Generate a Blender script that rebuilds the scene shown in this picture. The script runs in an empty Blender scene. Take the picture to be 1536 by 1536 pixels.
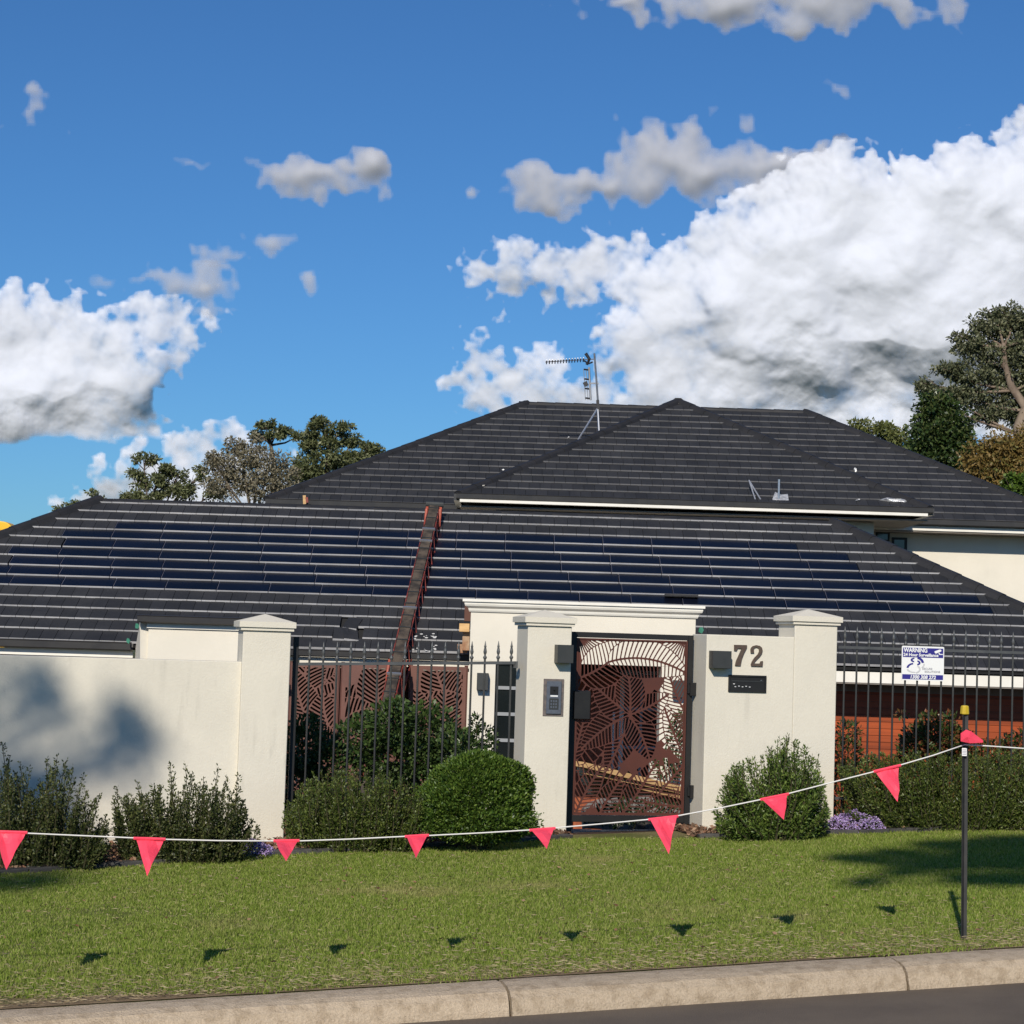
import bpy, bmesh, math, random
import numpy as np
from mathutils import Vector, Matrix, noise

C = bpy.context.scene
COL = C.collection
RNG = np.random.default_rng(72)
random.seed(72)
rad = math.radians

# ------------------------------------------------------------------ camera
F = 3080.0                       # focal length in photograph pixels (1536 wide)
PITCH, ROLL = rad(3.57), 0.031
cam_d = bpy.data.cameras.new('camera')
cam_d.sensor_width = 36; cam_d.lens = 36 * F / 1536
cam_d.clip_start = 0.1; cam_d.clip_end = 3000
cam = bpy.data.objects.new('camera', cam_d); COL.objects.link(cam)
ROT = Matrix.Rotation(math.pi / 2 + PITCH, 3, 'X') @ Matrix.Rotation(ROLL, 3, 'Z')
cam.matrix_world = ROT.to_4x4()
C.camera = cam
C.render.resolution_x = 1024; C.render.resolution_y = 1024

# ------------------------------------------------------------------ sun, exposure
LDIR = Vector((0.156, 0.835, -0.527)).normalized()      # direction the sunlight travels
sun_d = bpy.data.lights.new('sun', 'SUN')
sun_d.energy = 4.5; sun_d.angle = rad(0.53); sun_d.color = (1.0, 0.925, 0.80)
sun = bpy.data.objects.new('sun', sun_d); COL.objects.link(sun)
sun.rotation_euler = LDIR.to_track_quat('-Z', 'Y').to_euler()
sun.location = (0, -5, 30)
C.view_settings.view_transform = 'Standard'
C.view_settings.look = 'None'
C.view_settings.exposure = 0.0; C.view_settings.gamma = 1.0
C.view_settings.use_curve_mapping = False

# ------------------------------------------------------------------ pixel -> world helpers
def ray(px, py):
    v = ROT @ Vector(((px - 768) / F, -(py - 768) / F, -1.0))
    return v
def P(px, py, Y):
    v = ray(px, py); return v * (Y / v.y)
PHI = math.atan(0.24); CP, SP = math.cos(PHI), math.sin(PHI)
WY = 18.5
def W(u, d, z):                     # wall frame: u along the wall, d behind its front face
    return Vector((u * CP - d * SP, WY + u * SP + d * CP, z))
def U(px, py, d=0.0):               # pixel -> (u, z) on the plane d behind the wall face
    v = ray(px, py)
    t = (d + WY * CP) / (-v.x * SP + v.y * CP)
    return (v.x * t * CP + (v.y * t - WY) * SP, v.z * t)
def ground_z(X, Y):
    t = (Y - 0.24 * X - 11.3) / 7.2
    zk = -1.845 + 0.052 * X; zw = -1.76 + 0.035 * X
    if t < 1.0:
        return zk + (zw - zk) * max(t, -.2)
    s = min((Y - 0.24 * X - 18.5) / 7.0, 1.0)
    return zw + (-2.9 - zw) * s * s * (3 - 2 * s)
def G(px, py):                      # pixel -> point on the ground
    v = ray(px, py); a, b = 5.0, 60.0
    y = a
    while y < b:
        p = v * (y / v.y)
        if p.z < ground_z(p.x, p.y): break
        y += 0.02
    return Vector((p.x, p.y, ground_z(p.x, p.y)))

# ------------------------------------------------------------------ world: sky and clouds
def ang(px, py):
    v = ray(px, py); return math.atan2(v.x, v.y), math.atan2(v.z, math.hypot(v.x, v.y))

class NT:                            # tiny node-tree helper
    def __init__(s, nt): s.nt = nt
    def n(s, t, **kw):
        nd = s.nt.nodes.new(t)
        for k, v in kw.items(): setattr(nd, k, v)
        return nd
    def l(s, a, b): s.nt.links.new(a, b)
    def m(s, op, a, b=None, c=None, clamp=False):
        nd = s.n('ShaderNodeMath', operation=op); nd.use_clamp = clamp
        for i, x in enumerate((a, b, c)):
            if x is None: continue
            if isinstance(x, (int, float)): nd.inputs[i].default_value = x
            else: s.l(x, nd.inputs[i])
        return nd.outputs[0]
    def vm(s, op, a, b=None, scale=None):
        nd = s.n('ShaderNodeVectorMath', operation=op)
        for i, x in enumerate((a, b)):
            if x is None: continue
            if isinstance(x, (tuple, list)): nd.inputs[i].default_value = x
            else: s.l(x, nd.inputs[i])
        if scale is not None: nd.inputs['Scale'].default_value = scale
        return nd.outputs['Value'] if op in ('LENGTH', 'DOT_PRODUCT', 'DISTANCE') else nd.outputs[0]
    def mix(s, fac, a, b, bt='MIX'):
        nd = s.n('ShaderNodeMix', data_type='RGBA', blend_type=bt)
        for sock, x in ((nd.inputs[0], fac), (nd.inputs[6], a), (nd.inputs[7], b)):
            if isinstance(x, (int, float)): sock.default_value = x
            elif isinstance(x, (tuple, list)): sock.default_value = (*x[:3], 1)
            else: s.l(x, sock)
        return nd.outputs[2]
    def sstep(s, x, a, b):
        nd = s.n('ShaderNodeMapRange', interpolation_type='SMOOTHSTEP')
        s.l(x, nd.inputs[0]); nd.inputs[1].default_value = a; nd.inputs[2].default_value = b
        return nd.outputs[0]
    def noise(s, vec, scale, detail=4, rough=.5, dist=0.0, kind='FBM'):
        nd = s.n('ShaderNodeTexNoise', noise_dimensions='3D', noise_type=kind)
        if vec is not None: s.l(vec, nd.inputs['Vector'])
        nd.inputs['Scale'].default_value = scale; nd.inputs['Detail'].default_value = detail
        nd.inputs['Roughness'].default_value = rough; nd.inputs['Distortion'].default_value = dist
        return nd

def build_world():
    w = bpy.data.worlds.new('World'); C.world = w; w.use_nodes = True
    nt = w.node_tree; nt.nodes.clear(); T = NT(nt)
    sky = T.n('ShaderNodeTexSky', sky_type='NISHITA')
    sky.sun_disc = False
    sky.sun_elevation = math.asin(-LDIR.z); sky.sun_rotation = math.atan2(-LDIR.x, -LDIR.y)
    sky.air_density = 1.0; sky.dust_density = .35; sky.ozone_density = 3.0; sky.altitude = 300
    skyc = T.mix(1.0, sky.outputs[0], SKY_TINT, 'MULTIPLY')
    bg = T.n('ShaderNodeBackground'); T.l(skyc, bg.inputs[0]); bg.inputs[1].default_value = .1
    wo = T.n('ShaderNodeOutputWorld'); T.l(bg.outputs[0], wo.inputs[0])
SKY_TINT = (.31, .585, .87)        # deep, strongly saturated blue of the photograph
build_world()

# ------------------------------------------------------------------ materials
def mat(name, c1, c2=None, scale=3.0, rough=.7, spec=.4, metal=0.0, bump=0.0, bscale=60.0, rnd=0.0, fine=0.0, fscale=80.0,
        trans=0.0, stretch=(1, 1, 1), detail=5, lo=.35, hi=.65, coat=0.0, island=False, streak=0.0):
    m = bpy.data.materials.new(name); m.use_nodes = True
    T = NT(m.node_tree); m.node_tree.nodes.clear()
    geo = T.n('ShaderNodeNewGeometry')
    mp = T.n('ShaderNodeMapping'); T.l(geo.outputs['Position'], mp.inputs[0]); mp.inputs['Scale'].default_value = stretch
    pos = mp.outputs[0]
    col = T.n('ShaderNodeRGB'); col.outputs[0].default_value = (*c1, 1); col = col.outputs[0]
    if c2 is not None:
        col = T.mix(T.sstep(T.noise(pos, scale, detail, .6).outputs[0], lo, hi), c1, c2)
    if fine:
        f = T.m('ADD', 1.0 - fine, T.m('MULTIPLY', T.noise(pos, fscale, 4, .7).outputs[0], 2 * fine))
        col = T.mix(1.0, col, T.n_rgb(f) if False else f, 'MULTIPLY')
    if streak:
        m2 = T.n('ShaderNodeMapping'); T.l(geo.outputs['Position'], m2.inputs[0]); m2.inputs['Scale'].default_value = (1, 1, .13)
        a_ = T.sstep(T.noise(m2.outputs[0], 9, 5, .6).outputs[0], .50, .78); b_ = T.sstep(T.noise(geo.outputs['Position'], 1.6, 3, .5).outputs[0], .45, .7)
        col = T.mix(1.0, col, T.m('SUBTRACT', 1.0, T.m('MULTIPLY', T.m('MULTIPLY', a_, b_), streak * 1.6)), 'MULTIPLY')
    if rnd:
        if island: r = geo.outputs['Random Per Island']
        else:
            oi = T.n('ShaderNodeObjectInfo')
            r = T.m('FRACT', T.m('ADD', oi.outputs['Random'], geo.outputs['Random Per Island']))
        f = T.m('ADD', 1.0 - rnd, T.m('MULTIPLY', r, 2 * rnd))
        col = T.mix(1.0, col, f, 'MULTIPLY')
    b = T.n('ShaderNodeBsdfPrincipled'); T.l(col, b.inputs['Base Color'])
    b.inputs['Roughness'].default_value = rough; b.inputs['Specular IOR Level'].default_value = spec
    b.inputs['Metallic'].default_value = metal; b.inputs['Coat Weight'].default_value = coat
    if bump:
        bp = T.n('ShaderNodeBump'); bp.inputs['Strength'].default_value = 1.0; bp.inputs['Distance'].default_value = bump
        T.l(T.noise(pos, bscale, 5, .65).outputs[0], bp.inputs['Height']); T.l(bp.outputs[0], b.inputs['Normal'])
    o = T.n('ShaderNodeOutputMaterial')
    if trans:
        tr = T.n('ShaderNodeBsdfTranslucent'); T.l(col, tr.inputs[0])
        mx = T.n('ShaderNodeMixShader'); mx.inputs[0].default_value = trans
        T.l(b.outputs[0], mx.inputs[1]); T.l(tr.outputs[0], mx.inputs[2]); T.l(mx.outputs[0], o.inputs[0])
    else: T.l(b.outputs[0], o.inputs[0])
    return m

def leafmat(name, cols, rough=.5, trans=.22, spec=.4, patch=None):
    """leaf colours drawn per leaf from a small palette"""
    m = bpy.data.materials.new(name); m.use_nodes = True
    T = NT(m.node_tree); m.node_tree.nodes.clear()
    geo = T.n('ShaderNodeNewGeometry')
    cr = T.n('ShaderNodeValToRGB'); T.l(geo.outputs['Random Per Island'], cr.inputs[0])
    el = cr.color_ramp.elements
    n = len(cols)
    el[0].position = 0; el[0].color = (*cols[0], 1); el[1].position = 1; el[1].color = (*cols[-1], 1)
    for i in range(1, n - 1):
        e = el.new(i / (n - 1)); e.color = (*cols[i], 1)
    col = cr.outputs[0]
    if patch:
        c2, sc, lo, hi = patch
        col = T.mix(T.sstep(T.noise(geo.outputs['Position'], sc, 4, .6).outputs[0], lo, hi), col, c2)
    b = T.n('ShaderNodeBsdfPrincipled'); T.l(col, b.inputs['Base Color'])
    b.inputs['Roughness'].default_value = rough; b.inputs['Specular IOR Level'].default_value = spec
    tr = T.n('ShaderNodeBsdfTranslucent'); T.l(col, tr.inputs[0])
    mx = T.n('ShaderNodeMixShader'); mx.inputs[0].default_value = trans
    T.l(b.outputs[0], mx.inputs[1]); T.l(tr.outputs[0], mx.inputs[2])
    o = T.n('ShaderNodeOutputMaterial'); T.l(mx.outputs[0], o.inputs[0])
    return m

M = {}
M['render'] = mat('cream_render', (.67, .625, .53), (.615, .575, .49), 1.1, .85, .25, bump=.003, bscale=60, fine=.05, fscale=26, lo=.3, hi=.7, streak=.15)
M['house'] = mat('house_render', (.72, .67, .575), (.68, .635, .545), 1.3, .85, .25, bump=.002, bscale=60, fine=.03, fscale=20, streak=.06)
M['trim'] = mat('white_trim', (.80, .77, .70), (.74, .71, .64), 2, .5, .4)
M['tile'] = mat('charcoal_tile', (.018, .0185, .021), (.026, .026, .028), 1.7, .66, .40, bump=.003, bscale=55, rnd=.20, fine=.30, fscale=22)
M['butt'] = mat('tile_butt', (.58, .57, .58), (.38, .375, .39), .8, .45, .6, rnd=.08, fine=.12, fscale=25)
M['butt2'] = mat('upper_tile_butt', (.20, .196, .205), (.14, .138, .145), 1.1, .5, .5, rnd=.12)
M['ridge'] = mat('ridge_tile', (.014, .014, .0155), (.021, .020, .022), 3, .62, .40, bump=.003, bscale=45, rnd=.10, fine=.2)
M['under'] = mat('roof_under', (.015, .015, .016), None, rough=.9)
M['solar'] = mat('solar_glass', (.003, .0042, .0095), (.004, .0055, .013), 2.0, .30, .25, rnd=.22, coat=.0)
M['solaredge'] = mat('solar_edge', (.11, .11, .14), (.07, .07, .095), 2, .4, .6)
M['gutter'] = mat('gutter_metal', (.035, .034, .036), (.045, .043, .043), 3, .35, .5)
M['black'] = mat('black_metal', (.010, .010, .011), (.014, .014, .014), 6, .5, .4)
M['charcoal'] = mat('charcoal_metal', (.030, .033, .033), (.038, .040, .040), 8, .45, .45)
M['picket'] = mat('dark_green_grey_metal', (.065, .068, .07), (.085, .087, .088), 8, .4, .5)
M['copper'] = mat('brown_laser_cut_steel', (.092, .028, .019), (.075, .025, .018), 4, .55, .35, fine=.08)
M['copper2'] = mat('pale_brown_steel', (.155, .066, .050), (.125, .054, .042), 3, .5, .4, fine=.08)
M['bronze'] = mat('bronze_numeral', (.075, .048, .038), (.095, .07, .05), 30, .5, .5)
M['glass'] = mat('dark_window_glass', (.010, .013, .014), None, rough=.08, spec=.6)
M['winbar'] = mat('window_frame_metal', (.28, .29, .30), None, rough=.45)
M['cedar'] = mat('cedar_board', (.33, .062, .013), (.24, .045, .010), 2.2, .5, .35, rnd=.22, stretch=(.35, 1, 7), fine=.2, fscale=12)
M['door'] = mat('brown_timber_door', (.36, .10, .04), (.27, .07, .03), 3, .45, .4, stretch=(6, 6, .6))
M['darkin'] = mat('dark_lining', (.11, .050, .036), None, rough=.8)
M['soffit'] = mat('soffit_lining', (.22, .19, .165), (.2, .175, .15), 3, .8)
M['pine'] = mat('pale_pine', (.62, .40, .19), (.52, .32, .14), 2.5, .6, .3, rnd=.15, stretch=(1, 5, 9))
M['brickraw'] = mat('raw_brown_timber', (.30, .155, .09), (.42, .30, .2), 8, .8, .2, fine=.2)
M['green'] = mat('green_sarking', (.02, .14, .09), (.04, .20, .14), 10, .6, .3)
M['paving'] = mat('slate_paving', (.05, .052, .055), (.075, .075, .076), 4, .6, .4, bump=.003, bscale=30, rnd=.2)
M['edge'] = mat('slate_edging', (.075, .07, .066), (.045, .043, .042), 7, .75, .3, bump=.006, bscale=25, rnd=.25, fine=.2)
M['soil'] = mat('mulch_soil', (.055, .036, .025), (.095, .062, .042), 9, .95, .1, bump=.02, bscale=40, fine=.3, fscale=60)
M['lawnbase'] = mat('lawn_soil', (.115, .130, .035), (.20, .165, .080), 1.3, .95, .1, bump=.01, bscale=90, fine=.35, fscale=120, lo=.42, hi=.68)
M['dirt'] = mat('bare_dirt', (.26, .19, .115), (.18, .13, .08), 6, .95, .1, bump=.008, bscale=70, fine=.25, fscale=90)
M['far'] = mat('far_ground', (.06, .08, .03), (.10, .09, .05), .05, .95, .1, fine=.2, fscale=3)
M['asphalt'] = mat('asphalt', (.155, .122, .090), (.122, .096, .072), 1.4, .85, .3, bump=.006, bscale=150, fine=.42, fscale=170)
M['kerb'] = mat('kerb_concrete', (.48, .385, .28), (.36, .28, .195), 14, .9, .2, bump=.014, bscale=75, fine=.42, fscale=95, rnd=.06, lo=.42, hi=.68, detail=9)
M['bark'] = mat('gum_bark', (.26, .20, .15), (.15, .11, .085), 2.5, .9, .2, bump=.02, bscale=12, stretch=(1, 1, .4))
M['barkd'] = mat('dark_bark', (.12, .09, .07), (.07, .055, .045), 4, .9, .2)
M['twig'] = mat('grey_twig', (.17, .14, .11), (.10, .08, .06), 3, .9, .1)
M['stem'] = mat('shrub_stem', (.06, .055, .028), (.045, .042, .022), 10, .9, .2)
M['pink'] = mat('pink_flag_vinyl', (1.0, .085, .145), (.95, .070, .125), 14, .5, .35, bump=.004, bscale=24, trans=.15)
M['rope'] = mat('white_rope', (.72, .70, .66), None, rough=.7)
M['yellow'] = mat('yellow_plastic', (.50, .36, .02), (.44, .31, .02), 20, .45, .4)
M['yellow2'] = mat('bright_yellow_paint', (.80, .46, .02), None, rough=.4)
M['stake'] = mat('black_steel_stake', (.018, .018, .019), (.03, .028, .026), 12, .5, .5, fine=.2)
M['white'] = mat('white_plastic', (.80, .80, .79), None, rough=.4)
M['signblue'] = mat('sign_blue', (.035, .03, .22), None, rough=.4)
M['signgrey'] = mat('sign_grey', (.32, .32, .36), None, rough=.5)
M['signpale'] = mat('sign_pale_grey', (.55, .55, .56), None, rough=.5)
M['intercom'] = mat('intercom_steel', (.13, .145, .175), (.11, .12, .15), 30, .35, .5, metal=.3)
M['intercomf'] = mat('intercom_surround', (.16, .13, .12), (.10, .09, .085), 30, .5, .4)
M['belt'] = mat('conveyor_belt', (.10, .078, .060), (.035, .03, .027), 5, .8, .2, fine=.3, fscale=30)
M['redsteel'] = mat('red_oxide_steel', (.24, .045, .032), (.09, .03, .024), 9, .5, .4)
M['orange'] = mat('orange_red_plastic', (.42, .085, .045), (.28, .06, .035), 9, .45, .4)
M['alu'] = mat('aluminium', (.55, .56, .58), None, rough=.35, metal=.8)
M['foil'] = mat('crumpled_foil', (.66, .67, .68), (.4, .4, .42), 12, .3, .6, metal=.4, bump=.02, bscale=20)
M['antenna'] = mat('antenna_metal', (.30, .30, .32), (.20, .20, .21), 9, .4, .5, metal=.6)
M['antblack'] = mat('antenna_plastic', (.02, .02, .024), None, rough=.5)
M['rock'] = mat('grey_rock', (.20, .185, .17), (.12, .11, .10), 9, .9, .2, bump=.01, bscale=25, fine=.2)
# foliage
M['lbox'] = leafmat('box_leaf', [(.034, .062, .012), (.072, .120, .020), (.125, .185, .034), (.20, .26, .06)], .42)
M['lbox2'] = leafmat('bright_box_leaf', [(.026, .056, .008), (.055, .105, .014), (.092, .155, .022), (.15, .21, .035)], .45)
M['ldark'] = leafmat('grey_green_leaf', [(.018, .030, .008), (.042, .058, .015), (.080, .096, .028), (.14, .15, .05)], .45)
M['lolive'] = leafmat('olive_hedge_leaf', [(.026, .044, .008), (.055, .084, .014), (.098, .130, .024), (.16, .185, .045)], .45)
M['lcam'] = leafmat('glossy_camellia_leaf', [(.020, .040, .010), (.036, .068, .016), (.06, .10, .025), (.09, .13, .04)], .42, .12, .35)
M['lred'] = leafmat('red_tipped_leaf', [(.03, .055, .015), (.05, .09, .02), (.09, .12, .03), (.22, .09, .04), (.25, .07, .03)], .35)
M['lgum'] = leafmat('gum_leaf', [(.060, .072, .036), (.10, .112, .056), (.15, .16, .085), (.22, .22, .13)], .45)
M['lgumd'] = leafmat('dark_gum_leaf', [(.055, .068, .028), (.10, .115, .045), (.15, .165, .07), (.21, .22, .11)], .45)
M['lbare'] = leafmat('dry_grey_leaf', [(.12, .105, .065), (.18, .16, .10), (.24, .21, .14), (.30, .27, .19)], .6)
M['lround'] = leafmat('dark_green_tree_leaf', [(.018, .036, .012), (.035, .062, .018), (.06, .095, .024), (.14, .16, .06)], .32)
M['lorange'] = leafmat('autumn_brown_leaf', [(.12, .085, .025), (.20, .13, .035), (.26, .17, .05), (.14, .15, .04)], .6)
M['lyel'] = leafmat('yellow_green_leaf', [(.10, .12, .03), (.15, .17, .05), (.20, .20, .07)], .6)
M['grass'] = leafmat('grass_blade', [(.125, .180, .022), (.185, .262, .034), (.25, .335, .052), (.31, .37, .08), (.46, .42, .18)], .6, .42, .2,
                     patch=((.40, .35, .15), .9, .52, .88))
M['straw'] = leafmat('dry_grass', [(.28, .21, .11), (.38, .30, .17), (.46, .38, .24), (.20, .14, .08)], .7, .2)
M['purple'] = leafmat('purple_flower', [(.28, .17, .42), (.42, .29, .58), (.56, .43, .72), (.68, .56, .80)], .6, .2)
M['chip'] = leafmat('mulch_chip', [(.07, .035, .02), (.14, .07, .04), (.24, .12, .07), (.34, .22, .14), (.10, .06, .04)], .8, .05)

# ------------------------------------------------------------------ object helpers
WP = {}
def reg(o, parent, loc):
    COL.objects.link(o)
    pw = WP[parent.name] if parent is not None else Vector((0, 0, 0))
    if parent is not None: o.parent = parent
    o.location = Vector(loc) - pw
    WP[o.name] = Vector(loc)
    return o
def empty(name, loc, label, cat, group=None):
    o = bpy.data.objects.new(name, None); o.empty_display_size = .2
    reg(o, None, loc); tag(o, label, cat, group); return o
def tag(o, label=None, cat=None, group=None, kind=None):
    if label: o['label'] = label
    if cat: o['category'] = cat
    if group: o['group'] = group
    if kind: o['kind'] = kind
    return o

class MB:
    def __init__(s): s.v = []; s.f = []; s.mi = []
    def face(s, pts, mi=0):
        b = len(s.v); s.v += [tuple(p) for p in pts]; s.f.append(tuple(range(b, b + len(pts)))); s.mi.append(mi)
    def hexa(s, p, mi=0, mis=None):          # 8 points: bottom ring 0-3, top ring 4-7
        b = len(s.v); s.v += [tuple(q) for q in p]
        for k, q in enumerate(((3, 2, 1, 0), (4, 5, 6, 7), (0, 1, 5, 4), (1, 2, 6, 5), (2, 3, 7, 6), (3, 0, 4, 7))):
            s.f.append(tuple(b + i for i in q)); s.mi.append(mis[k] if mis else mi)
    def box(s, x0, x1, y0, y1, z0, z1, mi=0):
        s.hexa([(x0, y0, z0), (x1, y0, z0), (x1, y1, z0), (x0, y1, z0), (x0, y0, z1), (x1, y0, z1), (x1, y1, z1), (x0, y1, z1)], mi)
    def wbox(s, u0, u1, d0, d1, z0, z1, mi=0):
        s.hexa([W(u0, d0, z0), W(u1, d0, z0), W(u1, d1, z0), W(u0, d1, z0), W(u0, d0, z1), W(u1, d0, z1), W(u1, d1, z1), W(u0, d1, z1)], mi)
    def bar(s, a, b, w, h=None, up=(0, 0, 1), mi=0):
        a = Vector(a); b = Vector(b); h = h or w
        d = (b - a).normalized(); up = Vector(up)
        x = d.cross(up)
        if x.length < 1e-4: x = d.cross(Vector((1, 0, 0)))
        x.normalize(); y = x.cross(d)
        x *= w / 2; y *= h / 2
        s.hexa([a - x - y, a + x - y, b + x - y, b - x - y, a - x + y, a + x + y, b + x + y, b - x + y], mi)
    def tube(s, pts, r, n=6, mi=0, cap=True):
        pts = [Vector(p) for p in pts]; rs = r if isinstance(r, (list, tuple)) else [r] * len(pts)
        base = len(s.v); ref = Vector((0.31, 0.17, 0.93))
        for i, p in enumerate(pts):
            d = (pts[min(i + 1, len(pts) - 1)] - pts[max(i - 1, 0)]).normalized()
            x = d.cross(ref)
            if x.length < 1e-3: x = d.cross(Vector((1, 0, 0)))
            x.normalize(); y = d.cross(x)
            for k in range(n):
                a = 2 * math.pi * k / n
                s.v.append(tuple(p + (x * math.cos(a) + y * math.sin(a)) * rs[i]))
        for i in range(len(pts) - 1):
            for k in range(n):
                a = base + i * n + k; b = base + i * n + (k + 1) % n
                s.f.append((a, b, b + n, a + n)); s.mi.append(mi)
        if cap:
            s.f.append(tuple(base + k for k in range(n))[::-1]); s.mi.append(mi)
            e = base + (len(pts) - 1) * n
            s.f.append(tuple(e + k for k in range(n))); s.mi.append(mi)
    def lathe(s, prof, c=(0, 0, 0), n=8, mi=0):
        base = len(s.v); c = Vector(c)
        for (r, z) in prof:
            for k in range(n):
                a = 2 * math.pi * k / n
                s.v.append((c.x + r * math.cos(a), c.y + r * math.sin(a), c.z + z))
        for i in range(len(prof) - 1):
            for k in range(n):
                a = base + i * n + k; b = base + i * n + (k + 1) % n
                s.f.append((a, b, b + n, a + n)); s.mi.append(mi)
        s.f.append(tuple(base + k for k in range(n))[::-1]); s.mi.append(mi)
        e = base + (len(prof) - 1) * n
        s.f.append(tuple(e + k for k in range(n))); s.mi.append(mi)
    def prism(s, pts, vec, mi=0):            # polygon (list of points) extruded by vec
        pts = [Vector(p) for p in pts]; vec = Vector(vec); n = len(pts); b = len(s.v)
        s.v += [tuple(p) for p in pts] + [tuple(p + vec) for p in pts]
        s.f.append(tuple(b + i for i in range(n))); s.mi.append(mi)
        s.f.append(tuple(b + n + i for i in range(n))[::-1]); s.mi.append(mi)
        for i in range(n):
            j = (i + 1) % n
            s.f.append((b + j, b + i, b + n + i, b + n + j)); s.mi.append(mi)
    def build(s, name, mats, parent=None, loc=None, bevel=0.0, smooth=False, segs=2):
        if not isinstance(mats, (list, tuple)): mats = [mats]
        if loc is None:
            loc = WP[parent.name] if parent is not None else Vector((0, 0, 0))
        loc = Vector(loc)
        me = bpy.data.meshes.new(name)
        me.from_pydata([(x - loc.x, y - loc.y, z - loc.z) for x, y, z in s.v], [], s.f)
        for m in mats: me.materials.append(m)
        me.polygons.foreach_set('material_index', s.mi)
        bm = bmesh.new(); bm.from_mesh(me)
        bmesh.ops.recalc_face_normals(bm, faces=bm.faces)
        if bevel:
            ed = [e for e in bm.edges if len(e.link_faces) == 2 and e.calc_face_angle(0) > .4]
            bmesh.ops.bevel(bm, geom=ed, offset=bevel, segments=segs, affect='EDGES', profile=.5, clamp_overlap=True)
        bm.to_mesh(me); bm.free()
        if smooth: me.polygons.foreach_set('use_smooth', [True] * len(me.polygons))
        return reg(bpy.data.objects.new(name, me), parent, loc)

def inst(o, name, parent, loc):              # copy sharing mesh data
    c = o.copy(); c.name = name
    c.parent = parent
    COL.objects.link(c)
    c.location = Vector(loc) - (WP[parent.name] if parent is not None else Vector((0, 0, 0)))
    WP[c.name] = Vector(loc)
    return c

def np_mesh(name, V, Fq, mat_, parent=None, loc=None):
    """fast mesh from arrays: V (n,3), Fq (m,k)"""
    if loc is None: loc = WP[parent.name] if parent is not None else Vector((0, 0, 0))
    V = np.asarray(V, dtype=np.float32) - np.array(loc, dtype=np.float32)
    me = bpy.data.meshes.new(name)
    m, k = Fq.shape
    me.vertices.add(len(V)); me.vertices.foreach_set('co', V.ravel())
    me.loops.add(m * k); me.loops.foreach_set('vertex_index', Fq.astype(np.int32).ravel())
    me.polygons.add(m); me.polygons.foreach_set('loop_start', np.arange(0, m * k, k, dtype=np.int32))
    me.update(calc_edges=True)
    me.materials.append(mat_)
    return reg(bpy.data.objects.new(name, me), parent, loc)

def nrm(a): return a / np.maximum(np.linalg.norm(a, axis=1, keepdims=True), 1e-9)
def leaves(name, pos, direc, L, Wd, mat_, parent=None, loc=None, jitter=.7, curl=.25):
    """diamond leaves: pos (n,3) base, direc (n,3)"""
    n = len(pos); pos = np.asarray(pos); d = nrm(np.asarray(direc) + RNG.normal(0, jitter, (n, 3)))
    side = nrm(np.cross(d, RNG.normal(0, 1, (n, 3)))); up = np.cross(side, d)
    s = RNG.uniform(.65, 1.25, (n, 1)); l = L * s; w = Wd * s * .5
    a = pos; m = pos + d * l * .5 + up * l * curl * .3; t = pos + d * l
    V = np.stack([a, m + side * w, t, m - side * w], 1).reshape(-1, 3)
    Fq = np.arange(4 * n).reshape(n, 4)
    return np_mesh(name, V, Fq, mat_, parent, loc)

# ------------------------------------------------------------------ clouds: closed relief bodies far beyond the house
def fbm2(h, w, cell, rng, beta=1.75, lo=1.0, stretch=1.0):
    """spectral noise over h x w cells, 'cell' = largest feature in cells; zero mean, unit deviation"""
    fy = np.fft.fftfreq(h)[:, None] * stretch; fx = np.fft.rfftfreq(w)[None]
    f = np.sqrt(fy ** 2 + fx ** 2); f[0, 0] = 1
    amp = f ** -beta; amp[f < lo / cell] = (lo / cell) ** -beta * (f[f < lo / cell] / (lo / cell)) ** 1.0; amp[0, 0] = 0
    ph = rng.uniform(0, 2 * np.pi, amp.shape)
    n = np.fft.irfft2(amp * np.exp(1j * ph), s=(h, w)); return (n - n.mean()) / n.std()
def blur(a, s):
    h, w = a.shape; p = int(4 * s) + 2; b = np.pad(a, p, mode='edge'); H_, W_ = b.shape
    fy = np.fft.fftfreq(H_)[:, None]; fx = np.fft.rfftfreq(W_)[None]
    return np.fft.irfft2(np.fft.rfft2(b) * np.exp(-2 * (np.pi * s) ** 2 * (fx ** 2 + fy ** 2)), s=(H_, W_))[p:p + h, p:p + w]
def cloudmat(name, alb, dens):
    m = bpy.data.materials.new(name); m.use_nodes = True
    T = NT(m.node_tree); m.node_tree.nodes.clear()
    at = T.n('ShaderNodeAttribute', attribute_name='thickness')
    a = T.m('SUBTRACT', 1.0, T.m('EXPONENT', T.m('MULTIPLY', T.m('MAXIMUM', at.outputs['Fac'], 0.0), -dens)))
    d = T.n('ShaderNodeBsdfDiffuse'); d.inputs[0].default_value = (*alb, 1)
    tr = T.n('ShaderNodeBsdfTransparent')
    mx = T.n('ShaderNodeMixShader'); T.l(a, mx.inputs[0]); T.l(tr.outputs[0], mx.inputs[1]); T.l(d.outputs[0], mx.inputs[2])
    o = T.n('ShaderNodeOutputMaterial'); T.l(mx.outputs[0], o.inputs[0])
    return m
CLOUDS = []
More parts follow.
